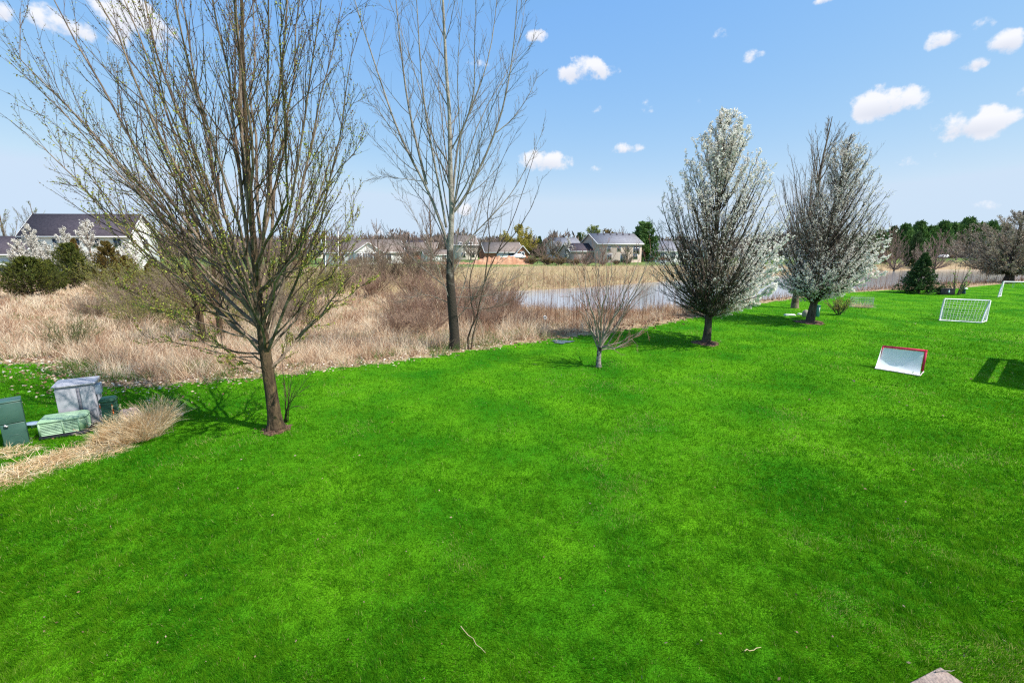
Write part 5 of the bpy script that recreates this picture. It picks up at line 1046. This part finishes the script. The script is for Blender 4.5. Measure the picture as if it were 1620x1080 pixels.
# H10 roofs on the horizon
for i, (px_, w_, lb) in enumerate([(497,22,'distant brown-roofed house left of the white ranch'),(655,26,'distant dark-roofed house between ranch and silver tree'),(1128,30,'distant grey-roofed house seen through the nearer pear')]):
    Yh = 165.0; b = np.array([X(px_, Yh), Yh, 0]); t = thing('distant_house', lb, 'house', b, 'distant houses on the horizon'); h2 = w_/FPX*Yh/2*1.0
    block(t, -h2, h2, 0, 9, 3.0, 6.2, 'x', (m_wcream, m_wlight, m_wwhite)[i], (m_rbrown, m_rdark, m_rgrey)[i], .4); win(t, -1.5, 0, 1.7, 1.2, 1.3); win(t, 1.5, 0, 1.7, 1.2, 1.3)

# fences, mound, poles, cars ----------------------------------------------------
Yf = 112.0; x0, x1 = X(1038, Yf), X(1078, Yf); b = np.array([x0, Yf, g1((x0, Yf))]); t = thing('white_rail_fence', 'white rail fence on the far lawn left of the nearer pear', 'fence', b)
for i in range(6): g = Geo(); g.box(((x1-x0)*i/5, 0, .55), (.12,.12,1.15)); g.build('post', m_white, t)
g = Geo(); [g.box(((x1-x0)/2, -.07, z), (x1-x0, .04, .12)) for z in (.3, .65, 1.0)]; g.build('rail', m_white, t)
Yf = 118.0; x0, x1 = X(850, Yf), X(948, Yf); b = np.array([x0, Yf, g1((x0, Yf))]); t = thing('dark_wooden_fence', 'dark rail fence along the straw bank before the white and tan houses', 'fence', b)
m_fence = mat('dark_wood', (.06,.05,.035), (.11,.09,.06), 3, .9)
for i in range(9): g = Geo(); g.box(((x1-x0)*i/8, 0, .6), (.16,.16,1.25)); g.build('post', m_fence, t)
g = Geo(); [g.box(((x1-x0)/2, -.1, z), (x1-x0, .05, .14)) for z in (.35, .7, 1.05)]; g.build('rail', m_fence, t)
# dirt mound
m_dirt = mat('orange_dirt', (.42,.20,.11), (.60,.34,.20), .8, .95, 6, bump=1.0, bscale=2.5)
def mound(label, xs, Y, hts, dep, name='dirt_mound'):
    g = Geo(); n = 48; m = 12; V = []; xx = np.linspace(X(xs[0], Y), X(xs[1], Y), n+1)
    for j in range(m+1):
        for i in range(n+1):
            f_ = math.sin(math.pi*j/m)**.7; h = np.interp(i/n, np.linspace(0, 1, len(hts)), hts); z = h*f_*(1+.12*math.sin(i*1.9)+.1*math.sin(i*.7+j))+rng.normal(0, .04)*f_
            V.append((xx[i], Y+dep*(j/m-.5), z-.25))
    g.add(V, [(j*(n+1)+i, j*(n+1)+i+1, (j+1)*(n+1)+i+1, (j+1)*(n+1)+i) for j in range(m) for i in range(n)]); o = g.build(name, m_dirt); tag(o, label, 'dirt mound')
mound('long heap of fresh orange dirt in front of the brick ranch house', (742, 852), 116, [.2,1.2,1.6,1.9,2.0,1.9,2.1,1.7,.9,.3,.1], 9)
mound('low flat spread of orange dirt left of the big heap', (655, 755), 118, [.1,.5,.7,.6,.8,.7,.5,.2], 8)
for px_, lb in ((515, 'left one of two thin white poles near the ranch house'), (535, 'right one of two thin white poles near the ranch house')):
    p = onz(P(px_, 432, -.2)); tp_ = PY(px_, 366, p[1]); g = Geo(); g.tubes(np.array([p-[0,0,.1], (p+tp_)/2, tp_]), .07, 6, cap=True); o = g.build('white_pole', m_white, None, p); o2 = tag(o, lb, 'pole', 'white poles')
def car(label, b, rz, m):
    t = thing('parked_car', label, 'car', b, None, rz); L_, Wd = 4.4, 1.75
    pr = [(-2.2,.35),(-2.2,.75),(-2.05,.85),(-1.2,.95),(-.6,1.4),(.9,1.42),(1.6,.98),(2.1,.92),(2.2,.6),(2.2,.35)]
    n = len(pr); V = [(x, s*Wd/2*(1 if z < 1 else .86), z) for s in (-1, 1) for x, z in pr]+[(0,-Wd/2,.5),(0,Wd/2,.5)]; g = Geo(); g.add(V, [(i, (i+1) % n, n+(i+1) % n, n+i) for i in range(n)])
    g.F[3].append(np.array([(2*n, (i+1) % n, i) for i in range(n)]+[(2*n+1, n+i, n+(i+1) % n) for i in range(n)])); g.build('body', m, t)
    g = Geo(); g.box((.1,0,1.17), (1.9, Wd*.93, .30), 0, .86); g.build('window', m_glass, t)
    for x in (-1.35, 1.35):
        for s in (-1, 1): g = Geo(); g.tubes(np.array([(x, s*(Wd/2-.2), .33), (x, s*(Wd/2+.02), .33)]), .33, 16, cap=True); w_ = g.build('wheel', m_black, t); g = Geo(); g.tubes(np.array([(x, s*(Wd/2), .33), (x, s*(Wd/2+.04), .33)]), .19, 12, cap=True); g.build('rim', m_steel, w_)
car('white car parked behind the orange dirt heap', np.array([X(819, 128), 128, .9]), 0, m_pvc)
car('dark car parked before the garage at the far left', np.array([X(8, 76), 76, g1((X(8, 76), 76))]), R(4), mat('dark_car_paint', (.03,.03,.035), (.05,.05,.055), 1, .3, spec=.6))
pcar = at_px(1492, 409); car('white car parked on the lawn across the pond', pcar, R(20), m_pvc)
b = at_px(1515, 407); t = thing('red_playset', 'small red play seat on the lawn across the pond', 'play equipment', b); lbox('seat', m_red, t, (0,0,.5), (1.2,.8,.2)); lbox('backrest', m_red, t, (0,.35,.95), (1.2,.12,.9))
for x in (-.5, .5): lbox('leg', m_red, t, (x,0,.2), (.12,.6,.42))
# the neighbour's deck cover whose shadow falls on the right lawn --------------------
k_ = 1/math.tan(R(SUN_E)); hgt = 3.0; off = np.array([sdx*hgt*k_, sdy*hgt*k_, 0]); a = P(1542, 604)-off; c_ = P(1568, 566)-off; ux = unit(c_-a); uy = np.array([ux[1], -ux[0], 0]); ax = math.atan2(ux[1], ux[0])
Ld = np.linalg.norm(c_-a); t = thing('patio_cover', 'timber patio cover with open slats beside the right edge of the lawn', 'patio cover', a)
def fb(name, u, v, du, dv, z, dz, m=mat('cedar_timber', (.22,.14,.08), (.32,.21,.13), 3, .8)): g = Geo(); c = a+ux*u+uy*v; g.box(c+[0,0,z]-a, (du, dv, dz), ax); return g.build(name, m, t)
fb('beam', Ld/2, .1, Ld, .2, hgt, .2); fb('beam', .12, 3, .24, 5.6, hgt-.001, .19); fb('beam', Ld-.12, 3, .24, 5.6, hgt-.001, .19)
for i in range(4): fb('slat', Ld-.45-i*.32, .49, .05, .58, hgt, .1)
fb('roof', Ld/2, 2.68, Ld, 4.0, hgt+.2, .12)
for u, v in ((.12,.1),(Ld-.12,.1),(.12,5.5),(Ld-.12,5.5)): fb('post', u, v, .16, .16, hgt/2-.05, hgt-.1)
